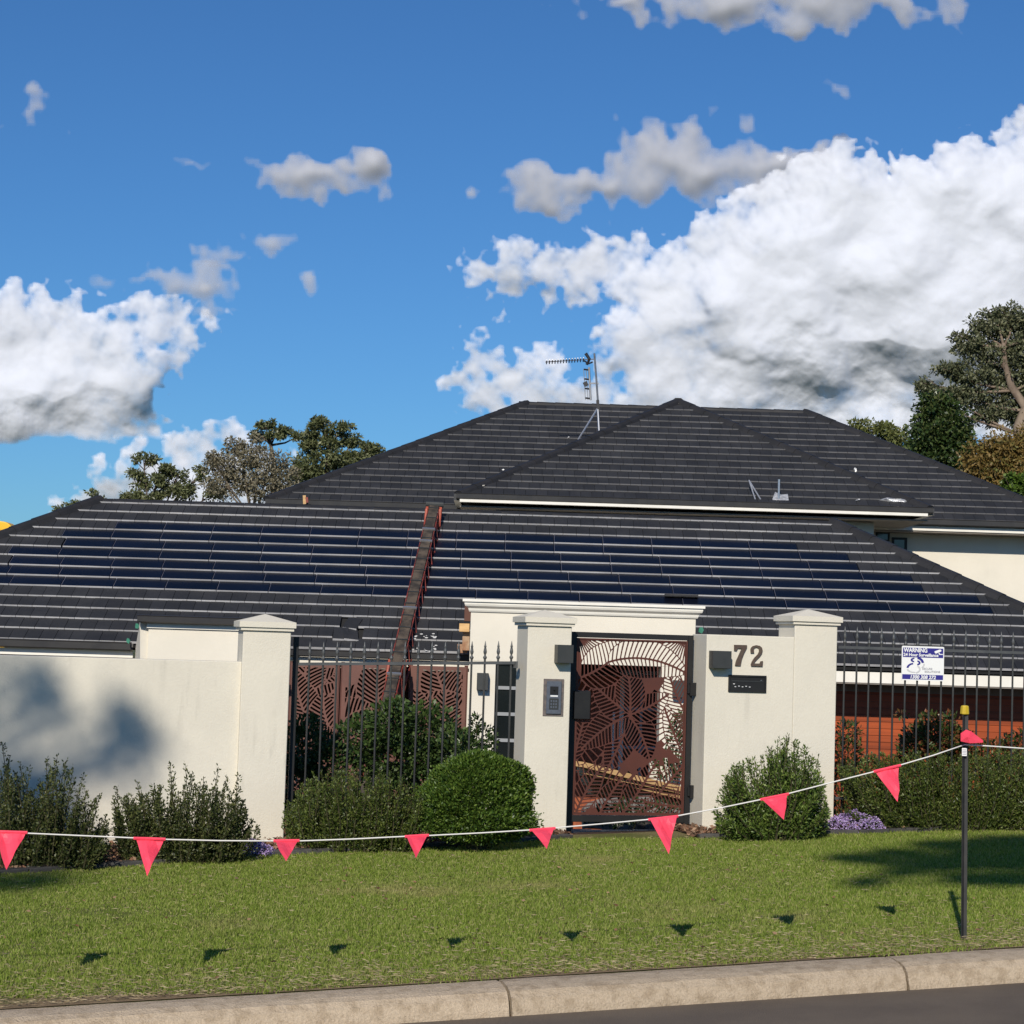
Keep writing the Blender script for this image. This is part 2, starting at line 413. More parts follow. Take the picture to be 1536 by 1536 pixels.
def cloud_body(Hh, Tt, x0, y0, step, dist, relief, m, label):
    """Hh: bulge towards the viewer in pixels, Tt: optical thickness, both on a grid"""
    h, w = Hh.shape
    px = x0 + np.arange(w) * step; py = y0 + np.arange(h) * step
    PX, PY = np.meshgrid(px, py)
    R = np.array(ROT)
    v = np.stack([(PX - 768) / F, -(PY - 768) / F, -np.ones_like(PX)], -1) @ R.T
    def side(Hs, sgn):
        D_ = dist - sgn * relief * Hs * dist / F
        return v * (D_ / v[..., 1])[..., None]
    keep = Tt > 0
    fc = keep[:-1, :-1] | keep[1:, :-1] | keep[:-1, 1:] | keep[1:, 1:]
    idx = np.arange(h * w).reshape(h, w)
    q = np.stack([idx[:-1, :-1][fc], idx[1:, :-1][fc], idx[1:, 1:][fc], idx[:-1, 1:][fc]], 1)
    used = np.unique(q); remap = np.zeros(h * w, int); remap[used] = np.arange(len(used))
    V = side(Hh, 1).reshape(-1, 3)[used]; Fq = remap[q]; th = Tt.reshape(-1)[used]
    # coarse far side closing the body
    k = 4; Hc, Tc = Hh[::k, ::k], Tt[::k, ::k]; hc, wc = Hc.shape
    kc = Tc > 0; f2 = kc[:-1, :-1] & kc[1:, :-1] & kc[:-1, 1:] & kc[1:, 1:]
    Vc = (v[::k, ::k] * ((dist + relief * (6 + 1.1 * np.clip(Tc, 0, 60) - Hc) * dist / F) / v[::k, ::k][..., 1])[..., None]).reshape(-1, 3)
    ic = np.arange(hc * wc).reshape(hc, wc)
    qc = np.stack([ic[:-1, :-1][f2], ic[:-1, 1:][f2], ic[1:, 1:][f2], ic[1:, :-1][f2]], 1)
    if len(qc):
        uc = np.unique(qc); rc = np.zeros(hc * wc, int); rc[uc] = np.arange(len(uc)) + len(used)
        V = np.concatenate([V, Vc[uc]]); Fq = np.concatenate([Fq, rc[qc]]); th = np.concatenate([th, Tc.reshape(-1)[uc]])
    c = V.mean(0)
    o = np_mesh('cloud', V, Fq, m, loc=tuple(c))
    o.data.polygons.foreach_set('use_smooth', np.ones(len(Fq), dtype=bool))
    at = o.data.attributes.new('thickness', 'FLOAT', 'POINT'); at.data.foreach_set('value', th.astype(np.float32))
    tag(o, label, 'cloud'); CLOUDS.append(o)
    return o
def cumulus(label, lobes, seed, box, base=None, step=1.4, dist=1900, relief=.42, m=None, warp=7, soft=1.0, slope=0.0, edge=13, tuck=None):
    rng = np.random.default_rng(seed)
    x0, y0, x1, y1 = box; w = int((x1 - x0) / step); h = int((y1 - y0) / step)
    px = x0 + np.arange(w) * step; py = y0 + np.arange(h) * step; PX, PY = np.meshgrid(px, py)
    WX = PX + warp * fbm2(h, w, 60, rng, 2.3); WYY = PY + warp * fbm2(h, w, 60, rng, 2.3)
    S = [(x, y, r, 0.0, 0) for x, y, r in lobes]
    out = list(S)
    for lvl, (nf, lo_, hi_) in enumerate(((.22, .26, .48), (.20, .28, .5), (.22, .3, .5))):
        nxt = []
        for (x, y, r, d, l) in S:
            for _ in range(int(4 + r * nf * (1, .9, .8)[lvl])):
                a = rng.uniform(0, 2 * np.pi); ro = r * rng.uniform(.25, 1.0) ** .6; rr = r * rng.uniform(lo_, hi_)
                if math.sin(a) > .3 and rng.uniform() < .45: continue
                dd = d + math.sqrt(max(r * r - ro * ro, 0)) * .88
                nxt.append((x + ro * math.cos(a), y + ro * math.sin(a), rr, dd, lvl + 1))
        out += nxt; S = [q for q in nxt if q[2] > 7]
    Hh = np.full((h, w), -1e3); Th = np.zeros((h, w))
    for (x, y, r, d, l) in out:
        i0, i1 = int((x - r - 45 - x0) / step), int((x + r + 45 - x0) / step) + 1
        j0, j1 = int((y - r - 45 - y0) / step), int((y + r + 45 - y0) / step) + 1
        i0, j0 = max(i0, 0), max(j0, 0); i1, j1 = min(i1, w), min(j1, h)
        if i1 <= i0 or j1 <= j0: continue
        q = r * r - (WX[j0:j1, i0:i1] - x) ** 2 - (WYY[j0:j1, i0:i1] - y) ** 2
        s = np.sqrt(np.maximum(q, 0)); ins = q > 0; e_ = r - np.sqrt(np.maximum(r * r - q, 0))
        Hh[j0:j1, i0:i1] = np.where(ins, np.maximum(Hh[j0:j1, i0:i1], d * .75 + s), Hh[j0:j1, i0:i1])
        Th[j0:j1, i0:i1] = np.maximum(Th[j0:j1, i0:i1], np.where(ins, e_ + d * .25, 0))
    Hh = np.maximum(Hh, 0)
    Hh = Hh + .7 * fbm2(h, w, 22, rng, 1.9)
    Hh = .30 * blur(Hh, 2.2 * soft) + .30 * blur(Hh, 6 * soft) + .40 * blur(Hh, 18 * soft) + 15 * fbm2(h, w, 150, rng, 2.7)
    if tuck: Hh = Hh - tuck[1] * np.clip((PY + 22 * fbm2(h, w, 160, rng, 2.4) - tuck[0]) / 100, 0, 3) ** 1.25 * np.clip((PX - tuck[2]) / 260, 0, 1)
    fr = blur((Th > 0).astype(float), 7)
    T_ = np.minimum(Th, 60) * .8 + edge * (fbm2(h, w, 34, rng, 1.8) * .55 - .25) * (1.2 - np.clip(Th / 60, 0, 1)) - 2.5 * (fr < .35) ; T_ = np.where(fr < .06, -1.5, np.where(Th <= 0, T_ - (1 - fr) * 6, T_))
    if base is not None:
        b_ = base + slope * (PX - 768) + 4 * fbm2(h, w, 120, rng, 1.9)[h // 2][None]
        under = np.clip((b_ - PY) / 16, 0, 1); T_ = T_ * under - 3 * (1 - under)
        Hh = Hh * (.55 + .45 * np.clip((b_ - PY) / 70, 0, 1) ** .6)        # the underside tucks back
    bd = np.minimum(np.minimum(PX - x0, x1 - PX), np.minimum(PY - y0, y1 - PY)); T_ = np.where(bd < 3 * step, -1, T_)
    return cloud_body(Hh, blur(T_, 1.0), x0, y0, step, dist, relief, m, label)
def wisp(label, blobs, seed, m, dist=1500, amp=.55, step=1.6, scale=14, pad=70, relief=.25, cell=70, st=1.5):
    rng = np.random.default_rng(seed)
    x0 = min(b[0] - b[2] for b in blobs) - pad; x1 = max(b[0] + b[2] for b in blobs) + pad
    y0 = min(b[1] - b[3] for b in blobs) - pad * .6; y1 = max(b[1] + b[3] for b in blobs) + pad * .6
    w = int((x1 - x0) / step); h = int((y1 - y0) / step)
    px = x0 + np.arange(w) * step; py = y0 + np.arange(h) * step; PX, PY = np.meshgrid(px, py)
    WX = PX + 11 * fbm2(h, w, 60, rng, 1.8); WYY = PY + 7 * fbm2(h, w, 60, rng, 1.8)
    B = np.full((h, w), -9.0)
    for (x, y, rx, ry) in blobs:
        B = np.maximum(B, (1 - np.sqrt(((WX - x) / rx) ** 2 + ((WYY - y) / ry) ** 2)) * min(1.0, ry / 28 + .25))
    n = fbm2(h, w, cell, rng, 1.7, stretch=st)
    T_ = blur((B + amp * .5 * n + .12) * scale * 1.8, 1.6)
    bd = np.minimum(np.minimum(PX - x0, x1 - PX), np.minimum(PY - y0, y1 - PY)); T_ = np.where(bd < 3 * step, -1, T_)
    Hh = blur(np.maximum(T_, 0) * 1.6, 5)
    return cloud_body(Hh, T_, x0, y0, step, dist, relief, m, label)
MC1 = cloudmat('cloud_white', (.66, .68, .75), .045)
MC2 = cloudmat('cloud_grey', (.42, .43, .48), .038)
MC3 = cloudmat('cloud_thin', (.44, .45, .50), .026)
cumulus('huge bright cumulus bank filling the right half of the sky', [
    (1440, 410, 160), (1300, 420, 145), (1180, 450, 125), (1105, 400, 82), (1545, 330, 115), (1370, 340, 75), (1250, 345, 68), (1480, 300, 70), (1095, 365, 55), (1050, 410, 55),
    (1000, 460, 78), (960, 520, 60), (1000, 560, 80), (1100, 560, 90), (1200, 570, 90), (1320, 560, 90), (1430, 560, 90), (1530, 540, 100), (1600, 430, 150), (1250, 625, 55), (1350, 630, 60), (1430, 630, 60), (1150, 620, 50), (1510, 630, 70),
    (960, 412, 52), (890, 400, 50), (825, 402, 44), (765, 405, 40), (715, 402, 30), (692, 405, 20), (760, 438, 28), (850, 428, 36),
    (718, 545, 36), (760, 570, 48), (800, 592, 48), (738, 592, 42), (845, 605, 38), (702, 575, 28), (785, 525, 20), (885, 600, 42), (820, 560, 30)],
    3, (560, 120, 1760, 700), base=665, m=MC1, tuck=(490, 66, 940))
cumulus('bright cumulus at the left with a flat grey base', [
    (30, 482, 52), (100, 492, 42), (90, 540, 80), (0, 560, 105), (178, 512, 54), (238, 482, 44), (290, 470, 32), (160, 570, 75), (195, 600, 50), (110, 610, 80), (30, 630, 80),
    (215, 560, 34), (190, 640, 40), (235, 655, 26), (275, 505, 36), (262, 535, 28), (-80, 560, 120)],
    9, (-230, 380, 400, 700), base=664, m=MC1, tuck=(585, 62, -600))
cumulus('low brilliant white cumulus behind the left treetops', [
    (312, 668, 30), (270, 690, 42), (222, 712, 46), (172, 735, 42), (130, 752, 34), (345, 700, 52), (102, 765, 24), (280, 745, 60), (200, 765, 50), (380, 730, 45), (440, 760, 50)],
    14, (40, 590, 520, 860), m=MC1, dist=2300, warp=9)
wisp('long grey cloud floating above the left end of the cumulus bank', [(1010, 250, 112, 56), (890, 278, 112, 30), (1080, 255, 80, 40), (1210, 248, 70, 22), (1130, 285, 110, 20), (850, 300, 60, 18)], 5, MC2, scale=22, dist=2250)
wisp('grey cloud cut by the top edge of the photo', [(1150, 2, 225, 28), (1330, 4, 100, 30), (1185, 35, 60, 14), (930, 2, 60, 12), (1230, -30, 260, 40)], 6, MC2, scale=22, dist=1780)
wisp('small grey white cloud alone in the upper left sky', [(470, 264, 95, 28), (540, 250, 40, 20), (490, 285, 30, 18)], 7, MC2, scale=20)
wisp('thin streak of cloud slanting below the lone small cloud', [(350, 382, 32, 12), (400, 365, 30, 12), (295, 378, 15, 15)], 8, MC3)
wisp('torn veil of cloud above the left cumulus', [(255, 420, 85, 20), (330, 430, 40, 18), (200, 415, 40, 10), (330, 465, 40, 12)], 9, MC3)
wisp('tiny wisp right of the torn veil', [(464, 420, 22, 9)], 10, MC3)
wisp('curled wisp at the upper left edge', [(45, 142, 28, 18), (55, 165, 20, 14), (15, 182, 34, 9)], 11, MC3)
wisp('faint flat wisp left of the lone small cloud', [(288, 240, 24, 7)], 12, MC3)
wisp('faint short wisp in the upper right sky', [(1220, 135, 24, 6)], 13, MC3)
wisp('faint round wisp above the cumulus bank', [(1121, 179, 18, 8)], 27, MC3)
wisp('tiny wisp in the blue centre of the sky', [(703, 284, 16, 6)], 16, MC3)

# ------------------------------------------------------------------ ground
def sheet(name, xs, ts, fn, m, kind='structure'):
    mb = MB()
    n = len(xs); V = [fn(x, t) for t in ts for x in xs]
    Fq = [(j * n + i, j * n + i + 1, (j + 1) * n + i + 1, (j + 1) * n + i) for j in range(len(ts) - 1) for i in range(n - 1)]
    o = np_mesh(name, np.array([tuple(v) for v in V]), np.array(Fq), m)
    o.data.polygons.foreach_set('use_smooth', [True] * len(Fq)); tag(o, kind=kind)
    return o
xs = [-60, -30, -15, -10] + list(np.linspace(-8, 8, 65)) + [10, 15, 30, 60]
def kline(X, off, dz):            # a point off metres in front (-) or behind (+) the back edge of the kerb
    return Vector((X - off * SP, 11.3 + .24 * X + off * CP, -1.845 + .052 * X + dz))
def lawn_fn(X, t):
    Y = 11.3 + .24 * X + 7.3 * t
    return (X, Y, ground_z(X, Y) + .012 * noise.noise(Vector((X * .9, Y * .9, 0))) * min(1, 6 * t))
tag(sheet('lawn', xs, np.linspace(0.0, 1.0, 50), lawn_fn, M['lawnbase']), 'mown green grass verge between the kerb and the front wall')
def garden_fn(X, t):
    Y = 18.6 + .24 * X + 16 * t
    return (X, Y, ground_z(X, Y) - .004)
tag(sheet('garden_ground', xs, np.linspace(0, 1, 40), garden_fn, M['soil']), 'bare garden soil behind the front fence')
mb = MB(); mb.face([(-1500, 36, -3.2), (1500, 36, -3.2), (1500, 2600, -3.2), (-1500, 2600, -3.2)])
tag(mb.build('ground', M['far']), 'open ground behind the house', kind='structure')
mb = MB(); mb.face([(-1500, -1500, -3.4), (1500, -1500, -3.4), (1500, 36, -3.4), (-1500, 36, -3.4)])
tag(mb.build('ground', M['far']), 'low ground round the street', kind='structure')
def road_fn(X, t):
    off = -.33 - 16 * t
    return kline(X, off, -.135 + .55 * t * (1 - .35 * t))
tag(sheet('road', xs, np.linspace(0, 1, 20), road_fn, M['asphalt']), 'dark asphalt road along the kerb')

# kerb in lengths with open joints
kr = tag(MB().build('kerb', M['kerb']), 'weathered concrete kerb in cast lengths', kind='structure')
prof = [(.0, .0), (-.10, .004), (-.20, -.004), (-.255, -.018), (-.295, -.05), (-.318, -.10), (-.33, -.15), (-.33, -.3), (.0, -.3)]
x = -8.70
k = 0
while x < 10:
    x1 = x + (2.9 if x < -.1 else 2.2)
    g = .008
    mb = MB(); nseg = 14
    rings = []
    for i in range(nseg + 1):
        X = x + g + (x1 - x - 2 * g) * i / nseg
        ring = []
        for j, (o_, z_) in enumerate(prof):
            w = noise.noise(Vector((X * 2.1, j * .7, 3))) * .006 if j < 7 else 0
            ring.append(kline(X, o_ + (w if j else 0), z_ + w))
        rings.append(ring)
    b0 = 0
    for r in rings: mb.v += [tuple(p) for p in r]
    n = len(prof)
    for i in range(nseg):
        for j in range(n):
            a = i * n + j; b = i * n + (j + 1) % n
            mb.f.append((a, b, b + n, a + n)); mb.mi.append(0)
    mb.f.append(tuple(range(n))); mb.mi.append(0); mb.f.append(tuple(range(nseg * n, nseg * n + n))); mb.mi.append(0)
    mb.build('kerb_stone', M['kerb'], kr)
    x = x1
# joint filler under the gaps
mb = MB()
for i in range(24):
    X = -12 + i
    mb.hexa([kline(X, -.31, -.28), kline(X + 1, -.31, -.28), kline(X + 1, -.02, -.28), kline(X, -.02, -.28),
             kline(X, -.31, -.14), kline(X + 1, -.31, -.14), kline(X + 1, -.02, -.02), kline(X, -.02, -.02)])
mb.build('joint_filler', M['soil'], kr)
# bare dirt strip behind the kerb
def dirt_fn(X, t):
    off = .0 + t * (.16 + .12 * noise.noise(Vector((X * 1.3, 0, 5))) + .05 * noise.noise(Vector((X * 6, 0, 5))))
    p = kline(X, off, 0); return (p.x, p.y, ground_z(p.x, p.y) + .006)
tag(sheet('dirt', np.linspace(-7, 7, 200), [0, .35, .7, 1.0], dirt_fn, M['dirt']), 'strip of bare dirt and dry grass behind the kerb')

# garden bed
bedL = [(-90, 1327), (0, 1312), (200, 1299), (425, 1282), (560, 1276), (700, 1269), (855, 1258)]
bedR = [(1046, 1258), (1150, 1255), (1318, 1250), (1440, 1245), (1536, 1241), (1640, 1238)]
def interp(pl, n=10):
    out = []
    for (a, b) in zip(pl[:-1], pl[1:]):
        for i in range(n): out.append((a[0] + (b[0] - a[0]) * i / n, a[1] + (b[1] - a[1]) * i / n))
    out.append(pl[-1]); return out
BEDS = []
for pl, u_end in ((bedL, None), (bedR, None)):
    pts = [G(*q) for q in interp(pl)]
    BEDS.append(pts)
    rows = []
    for p in pts:
        u = p.x * CP + (p.y - WY) * SP
        q = W(u, .45, 0)
        row = []
        for i in range(9):
            t = i / 8; x_, y_ = p.x + (q.x - p.x) * t, p.y + (q.y - p.y) * t
            row.append((x_, y_, ground_z(x_, y_) + .018 + .02 * noise.noise(Vector((x_ * 3, y_ * 3, 0)))))
        rows.append(row)
    V = np.array([v for r in rows for v in r]); n = 9
    Fq = np.array([(j * n + i, (j + 1) * n + i, (j + 1) * n + i + 1, j * n + i + 1) for j in range(len(rows) - 1) for i in range(n - 1)])
    o = tag(np_mesh('garden_bed', V, Fq, M['soil']), 'mulched garden bed at the foot of the front wall' if pl is bedL else 'mulched garden bed right of the gate', kind='structure')
# slate edging stones
for pts, lab in ((BEDS[0], 'thin dark slate edging of the bed left of the gate'), (BEDS[1], 'thin dark slate edging of the bed right of the gate')):
    e = empty('garden_edging', pts[len(pts) // 2], lab, 'edging')
    path = [p for p in pts]
    i = 0
    while i < len(path) - 2:
        st = 3
        j = min(i + st, len(path) - 1)
        a, b = path[i], path[j]; d = (b - a).normalized(); a2 = a + d * .006; b2 = b - d * .006
        mb = MB(); mb.bar(a2 + Vector((0, random.uniform(-.015, .015), .012)), b2 + Vector((0, random.uniform(-.015, .015), .012)), random.uniform(.10, .15), .06)
        mb.build('edging_stone', M['edge'], e, bevel=.006, segs=1)
        i = j

def in_bed(x_, y_):
    return False
# grass blades
def grass():
    N = 430000
    Y = RNG.uniform(11.0, 19.6, N * 2) ; X = RNG.uniform(-1, 1, N * 2) * (.262 * Y + .6)
    off = (Y - .24 * X - 11.3) * CP
    lim = np.full(N * 2, 6.9)
    bx = np.array([p.x for pts in BEDS for p in pts]); by = np.array([p.y for pts in BEDS for p in pts])
    o_ = np.argsort(bx); edge = np.interp(X, bx[o_], by[o_])
    dirtw = -.035 + .07 * (.5 + .5 * np.sin(X * 3.1) * np.sin(X * 1.7 + 1)) + np.abs(RNG.normal(0, .035, N * 2))
    keep = (off > dirtw) & (Y < edge - .04)
    X = X[keep][:N]; Y = Y[keep][:N]; n = len(X)
    t = (Y - .24 * X - 11.3) / 7.2
    Z = (-1.845 + .052 * X) * (1 - t) + (-1.76 + .035 * X) * t
    # clumpiness
    cl = .5 + .5 * np.sin(X * 9.3 + 3 * np.sin(Y * 5.1)) * np.sin(Y * 8.7 + 2 * np.sin(X * 6.3))
    h = RNG.uniform(.012, .030, n) * (.7 + .6 * cl); w = RNG.uniform(.003, .0065, n)
    th = RNG.uniform(0, 2 * np.pi, n); lean = RNG.uniform(0, .9, n) * h; la = RNG.uniform(0, 2 * np.pi, n)
    a = np.stack([X - np.cos(th) * w, Y - np.sin(th) * w, Z], 1)
    b = np.stack([X + np.cos(th) * w, Y + np.sin(th) * w, Z], 1)
    c = np.stack([X + np.cos(la) * lean, Y + np.sin(la) * lean, Z + h], 1)
    V = np.stack([a, b, c], 1).reshape(-1, 3)
    o = np_mesh('grass', V, np.arange(3 * n).reshape(n, 3), M['grass'])
    tag(o, 'short green grass blades covering the verge', 'grass', kind='stuff')
    # dry straw, mostly near the kerb
    n = 15000
    Y0 = RNG.uniform(-3.4, 3.6, n); off = np.abs(RNG.normal(0, 1, n)) ** 1.3 * .42 + .02
    off[: n // 3] = RNG.uniform(.1, 7, n // 3)
    X = Y0 - off * SP; Y = 11.3 + .24 * Y0 + off * CP
    edge = np.interp(X, bx[o_], by[o_]); k_ = Y < edge - .05; X = X[k_]; Y = Y[k_]; n = len(X)
    t = (Y - .24 * X - 11.3) / 7.2; Z = (-1.845 + .052 * X) * (1 - t) + (-1.76 + .035 * X) * t + RNG.uniform(.006, .035, n)
    th = RNG.uniform(0, np.pi, n)
    d = np.stack([np.cos(th), np.sin(th), RNG.normal(0, .12, n)], 1)
    o = leaves('dry_grass', np.stack([X, Y, Z], 1), d, .045, .0045, M['straw'], jitter=.05, curl=.0)
    tag(o, 'scattered dry straw and leaf litter on the verge', 'grass', kind='stuff')
grass()
def litter():
    n = 300
    X0 = RNG.uniform(-3.6, 3.8, n); off = RNG.uniform(.2, 6.6, n); X = X0 - off * SP; Y = 11.3 + .24 * X0 + off * CP
    Z = np.array([ground_z(a, b) for a, b in zip(X, Y)]) + RNG.uniform(.02, .032, n)
    d = nrm(RNG.normal(0, 1, (n, 3)) * (1, 1, .15))
    o = leaves('fallen_leaves', np.stack([X, Y, Z], 1), d, .035, .016, M['chip'], jitter=.1); tag(o, 'small brown fallen leaves scattered over the verge', 'leaves', kind='stuff')
litter()

# mulch chips
def chips(pts, n, name_label):
    A = np.array([tuple(p) for p in pts])
    i = RNG.integers(0, len(A) - 1, n); f = RNG.uniform(0, 1, (n, 1)); p = A[i] * (1 - f) + A[i + 1] * f
    q = np.array([tuple(W(v[0] * CP + (v[1] - WY) * SP, .4, 0)) for v in p])
    t = RNG.uniform(.02, 1, (n, 1)) ** 1.2
    r = p * (1 - t) + q * t
    r[:, 2] = [ground_z(a, b) for a, b in r[:, :2]]; r[:, 2] += RNG.uniform(.02, .05, n)
    d = nrm(RNG.normal(0, 1, (n, 3)) * (1, 1, .3))
    o = leaves('mulch', r, d, .05, .028, M['chip'], jitter=.1)
    tag(o, name_label, 'mulch', kind='stuff')
chips(BEDS[0], 9000, 'brown bark mulch and dead leaves in the bed left of the gate')
chips(BEDS[1], 7000, 'brown bark mulch and dead leaves in the bed right of the gate')

# ------------------------------------------------------------------ front walls, pillars
BASE = -2.15
def cap(mb, u0, u1, d0, d1, z):      # moulded pillar cap with a low pyramid, bottom at z
    e = .022; mb.wbox(u0 - e, u1 + e, d0 - e, d1 + e, z, z + .028)
    e = .038; mb.wbox(u0 - e, u1 + e, d0 - e, d1 + e, z + .028, z + .078)
    a = [W(u0 - e, d0 - e, z + .078), W(u1 + e, d0 - e, z + .078), W(u1 + e, d1 + e, z + .078), W(u0 - e, d1 + e, z + .078)]
    t = W((u0 + u1) / 2, (d0 + d1) / 2, z + .148)
    for i in range(4): mb.face([a[i], a[(i + 1) % 4], t])
def pillar(name, pxl, pxr, ycap, label, group='cream rendered gate and fence pillars'):
    u0 = U(pxl, 1050)[0]; u1 = U(pxr, 1050)[0]
    w = u1 - u0; zc = U((pxl + pxr) / 2, ycap)[1]
    c = W((u0 + u1) / 2, w / 2, 0); gz = ground_z(c.x, c.y - .25)
    t = empty(name, (c.x, c.y, gz), label, 'pillar', group)
    mb = MB(); mb.wbox(u0, u1, 0, w, gz - .25, zc); mb.build('shaft', M['render'], t, bevel=.008)
    mb = MB(); cap(mb, u0, u1, 0, w, zc); mb.build('cap', M['render'], t)
    return u0, u1, w, zc
pl = pillar('pillar', 361, 433, 946, 'cream rendered pillar ending the long solid wall, left of the black railings')
pg = pillar('pillar', 789, 855, 939, 'cream rendered gate pillar carrying the intercom and a dark light box')
pf = pillar('pillar', 1577, 1644, 928, 'cream rendered pillar cut by the right edge of the photo')
# left wall
z_top = U(200, 988, .12)[1]
t = empty('boundary_wall', W(-4.5, .2, ground_z(-4.5, 17.3)), 'long solid cream rendered wall at the left with soft tree shadows', 'wall')
mb = MB(); mb.wbox(-9, pl[0] + .02, .06, .30, -2.3, z_top); mb.build('wall_panel', M['render'], t, bevel=.006)
# number wall with its pillar
uA = U(1058, 1050)[0]; uP0 = U(1191, 1000)[0]; uP1 = U(1254, 1050)[0]
zw = U(1110, 953)[1]; zc = U(1215, 937)[1]
cc = W((uA + uP1) / 2, .2, 0)
t = empty('number_wall', (cc.x, cc.y, ground_z(cc.x, cc.y)), 'cream rendered wall right of the gate with the house number and letter slot', 'wall')
NW = t
mb = MB(); mb.wbox(uA, uP0, 0, .42, -2.1, zw); mb.build('wall_panel', M['render'], t, bevel=.008)
mb = MB(); mb.wbox(uP0 + .0, uP1, -.0015, .42, -2.1, zc); mb.build('pillar_shaft', M['render'], t, bevel=.008)
mb = MB(); cap(mb, uP0, uP1, 0, .42, zc); mb.build('cap', M['render'], t)
# numerals
S7 = [(675, 188), (885, 193), (883, 235), (835, 330), (800, 420), (778, 535), (690, 530), (705, 460), (745, 370), (800, 250), (735, 247), (712, 288), (675, 285)]
S2 = [(948, 325), (944, 270), (955, 235), (985, 208), (1040, 195), (1095, 205), (1130, 235), (1142, 280), (1130, 330), (1095, 380), (1050, 425), (1015, 465),
      (1000, 495), (1095, 497), (1110, 460), (1148, 455), (1140, 545), (955, 540), (950, 510), (970, 460), (1010, 400), (1060, 350), (1085, 305), (1085, 265),
      (1065, 238), (1040, 228), (1010, 235), (998, 255), (998, 290), (1003, 325)]
for poly, nm in ((S7, 'seven'), (S2, 'two')):
    pts = []
    for (a, b) in poly:
        u, z = U(1040 + a / 10.97, 950 + b / 10.97, -.016); pts.append(W(u, -.016, z))
    mb = MB(); mb.prism(pts, (W(0, .013, 0) - W(0, 0, 0)))
    o = mb.build('numeral', M['bronze'], NW); o['label'] = 'bronze serif numeral ' + nm
# letter slot
def wrect(px0, py0, px1, py1, d): 
    a = U(px0, py0, d); b = U(px1, py1, d); return a[0], b[0], b[1], a[1]
u0, u1, z0, z1 = wrect(1092.5, 1012, 1148.5, 1039, 0)
t = empty('letter_slot', W((u0 + u1) / 2, 0, z0), 'black metal letter slot plate under the number 72', 'letterbox')
mb = MB()
for (a, b, c, d) in ((u0, u1, z1 - .018, z1), (u0, u1, z0, z0 + .018), (u0, u0 + .016, z0 + .018, z1 - .018), (u1 - .016, u1, z0 + .018, z1 - .018)): mb.wbox(a, b, -.018, .004, c, d)
mb.build('surround', M['black'], t, bevel=.002, segs=1)
mb = MB(); mb.wbox(u0 + .016, u1 - .016, -.009, .004, z0 + .018, z1 - .018)
mb.build('flap', M['black'], t)
mb = MB(); mb.wbox(u0 + .03, u1 - .03, -.014, -.0092, z1 - .060, z1 - .052); mb.build('lip', M['charcoal'], t)
mb = MB(); mb.lathe([(.006, 0), (.006, .004)], W(u1 - .05, -.012, z1 - .045), 8); mb.build('lock', M['alu'], t)
mb = MB()
for i in range(5): mb.wbox(u0 + .06 + i * .035, u0 + .075 + i * .035, -.0115, -.0092, z0 + .045 + (i % 2) * .006, z0 + .052 + (i % 2) * .006)
mb.wbox(u0 + .045, u0 + .062, -.0115, -.0092, z0 + .07, z0 + .078); mb.build('worn_print', M['signpale'], t)
# light boxes
def lightbox(px0, py0, px1, py1, label):
    u0, u1, z0, z1 = wrect(px0, py0, px1, py1, -.12)
    t = empty('wall_light', W((u0 + u1) / 2, 0, z0), label, 'light', 'dark box lights on the gate walls')
    mb = MB(); mb.wbox(u0, u1, -.12, -.0, z0, z1); mb.build('housing', M['charcoal'], t, bevel=.002, segs=1)
    mb = MB(); mb.wbox(u0 + .02, u1 - .02, -.10, -.02, z0 - .003, z0 + .001); mb.build('lens', M['winbar'], t)
lightbox(837, 967, 860, 995, 'dark grey box light on the gate pillar above the intercom')
lightbox(1070, 976, 1097, 1003, 'dark grey box light on the wall beside the number 72')
# intercom
u0, u1, z0, z1 = wrect(815.5, 1018, 844.5, 1074.5, 0)
t = empty('intercom', W((u0 + u1) / 2, 0, z0), 'grey video intercom panel on the gate pillar', 'intercom')
mb = MB(); mb.wbox(u0, u1, -.008, .002, z0, z1); mb.build('surround', M['intercomf'], t, bevel=.002, segs=1)
du = (u1 - u0); dz = z1 - z0
mb = MB(); mb.wbox(u0 + du * .14, u1 - du * .14, -.024, -.008, z0 + dz * .06, z1 - dz * .06); mb.build('station', M['intercom'], t, bevel=.003, segs=1)
mb = MB(); mb.wbox(u0 + du * .30, u1 - du * .30, -.027, -.024, z1 - dz * .42, z1 - dz * .2); mb.build('camera_window', M['black'], t)
mb = MB(); mb.lathe([(.009, -.0), (.009, .005)], W((u0 + u1) / 2, -.03, z1 - dz * .31), 10); mb.build('camera_lens', M['glass'], t)
mb = MB(); mb.wbox(u0 + du * .32, u1 - du * .32, -.0265, -.024, z1 - dz * .475, z1 - dz * .44); mb.build('name_strip', M['white'], t)
mb = MB(); mb.wbox(u0 + du * .27, u1 - du * .27, -.028, -.024, z0 + dz * .18, z0 + dz * .48); mb.build('call_button', M['charcoal'], t, bevel=.002, segs=1)
mb = MB()
for k in range(3):
    for j in range(3): mb.wbox(u0 + du * (.33 + .12 * k), u0 + du * (.40 + .12 * k), -.0295, -.028, z0 + dz * (.22 + .08 * j), z0 + dz * (.27 + .08 * j))
mb.build('keypad', M['intercom'], t)

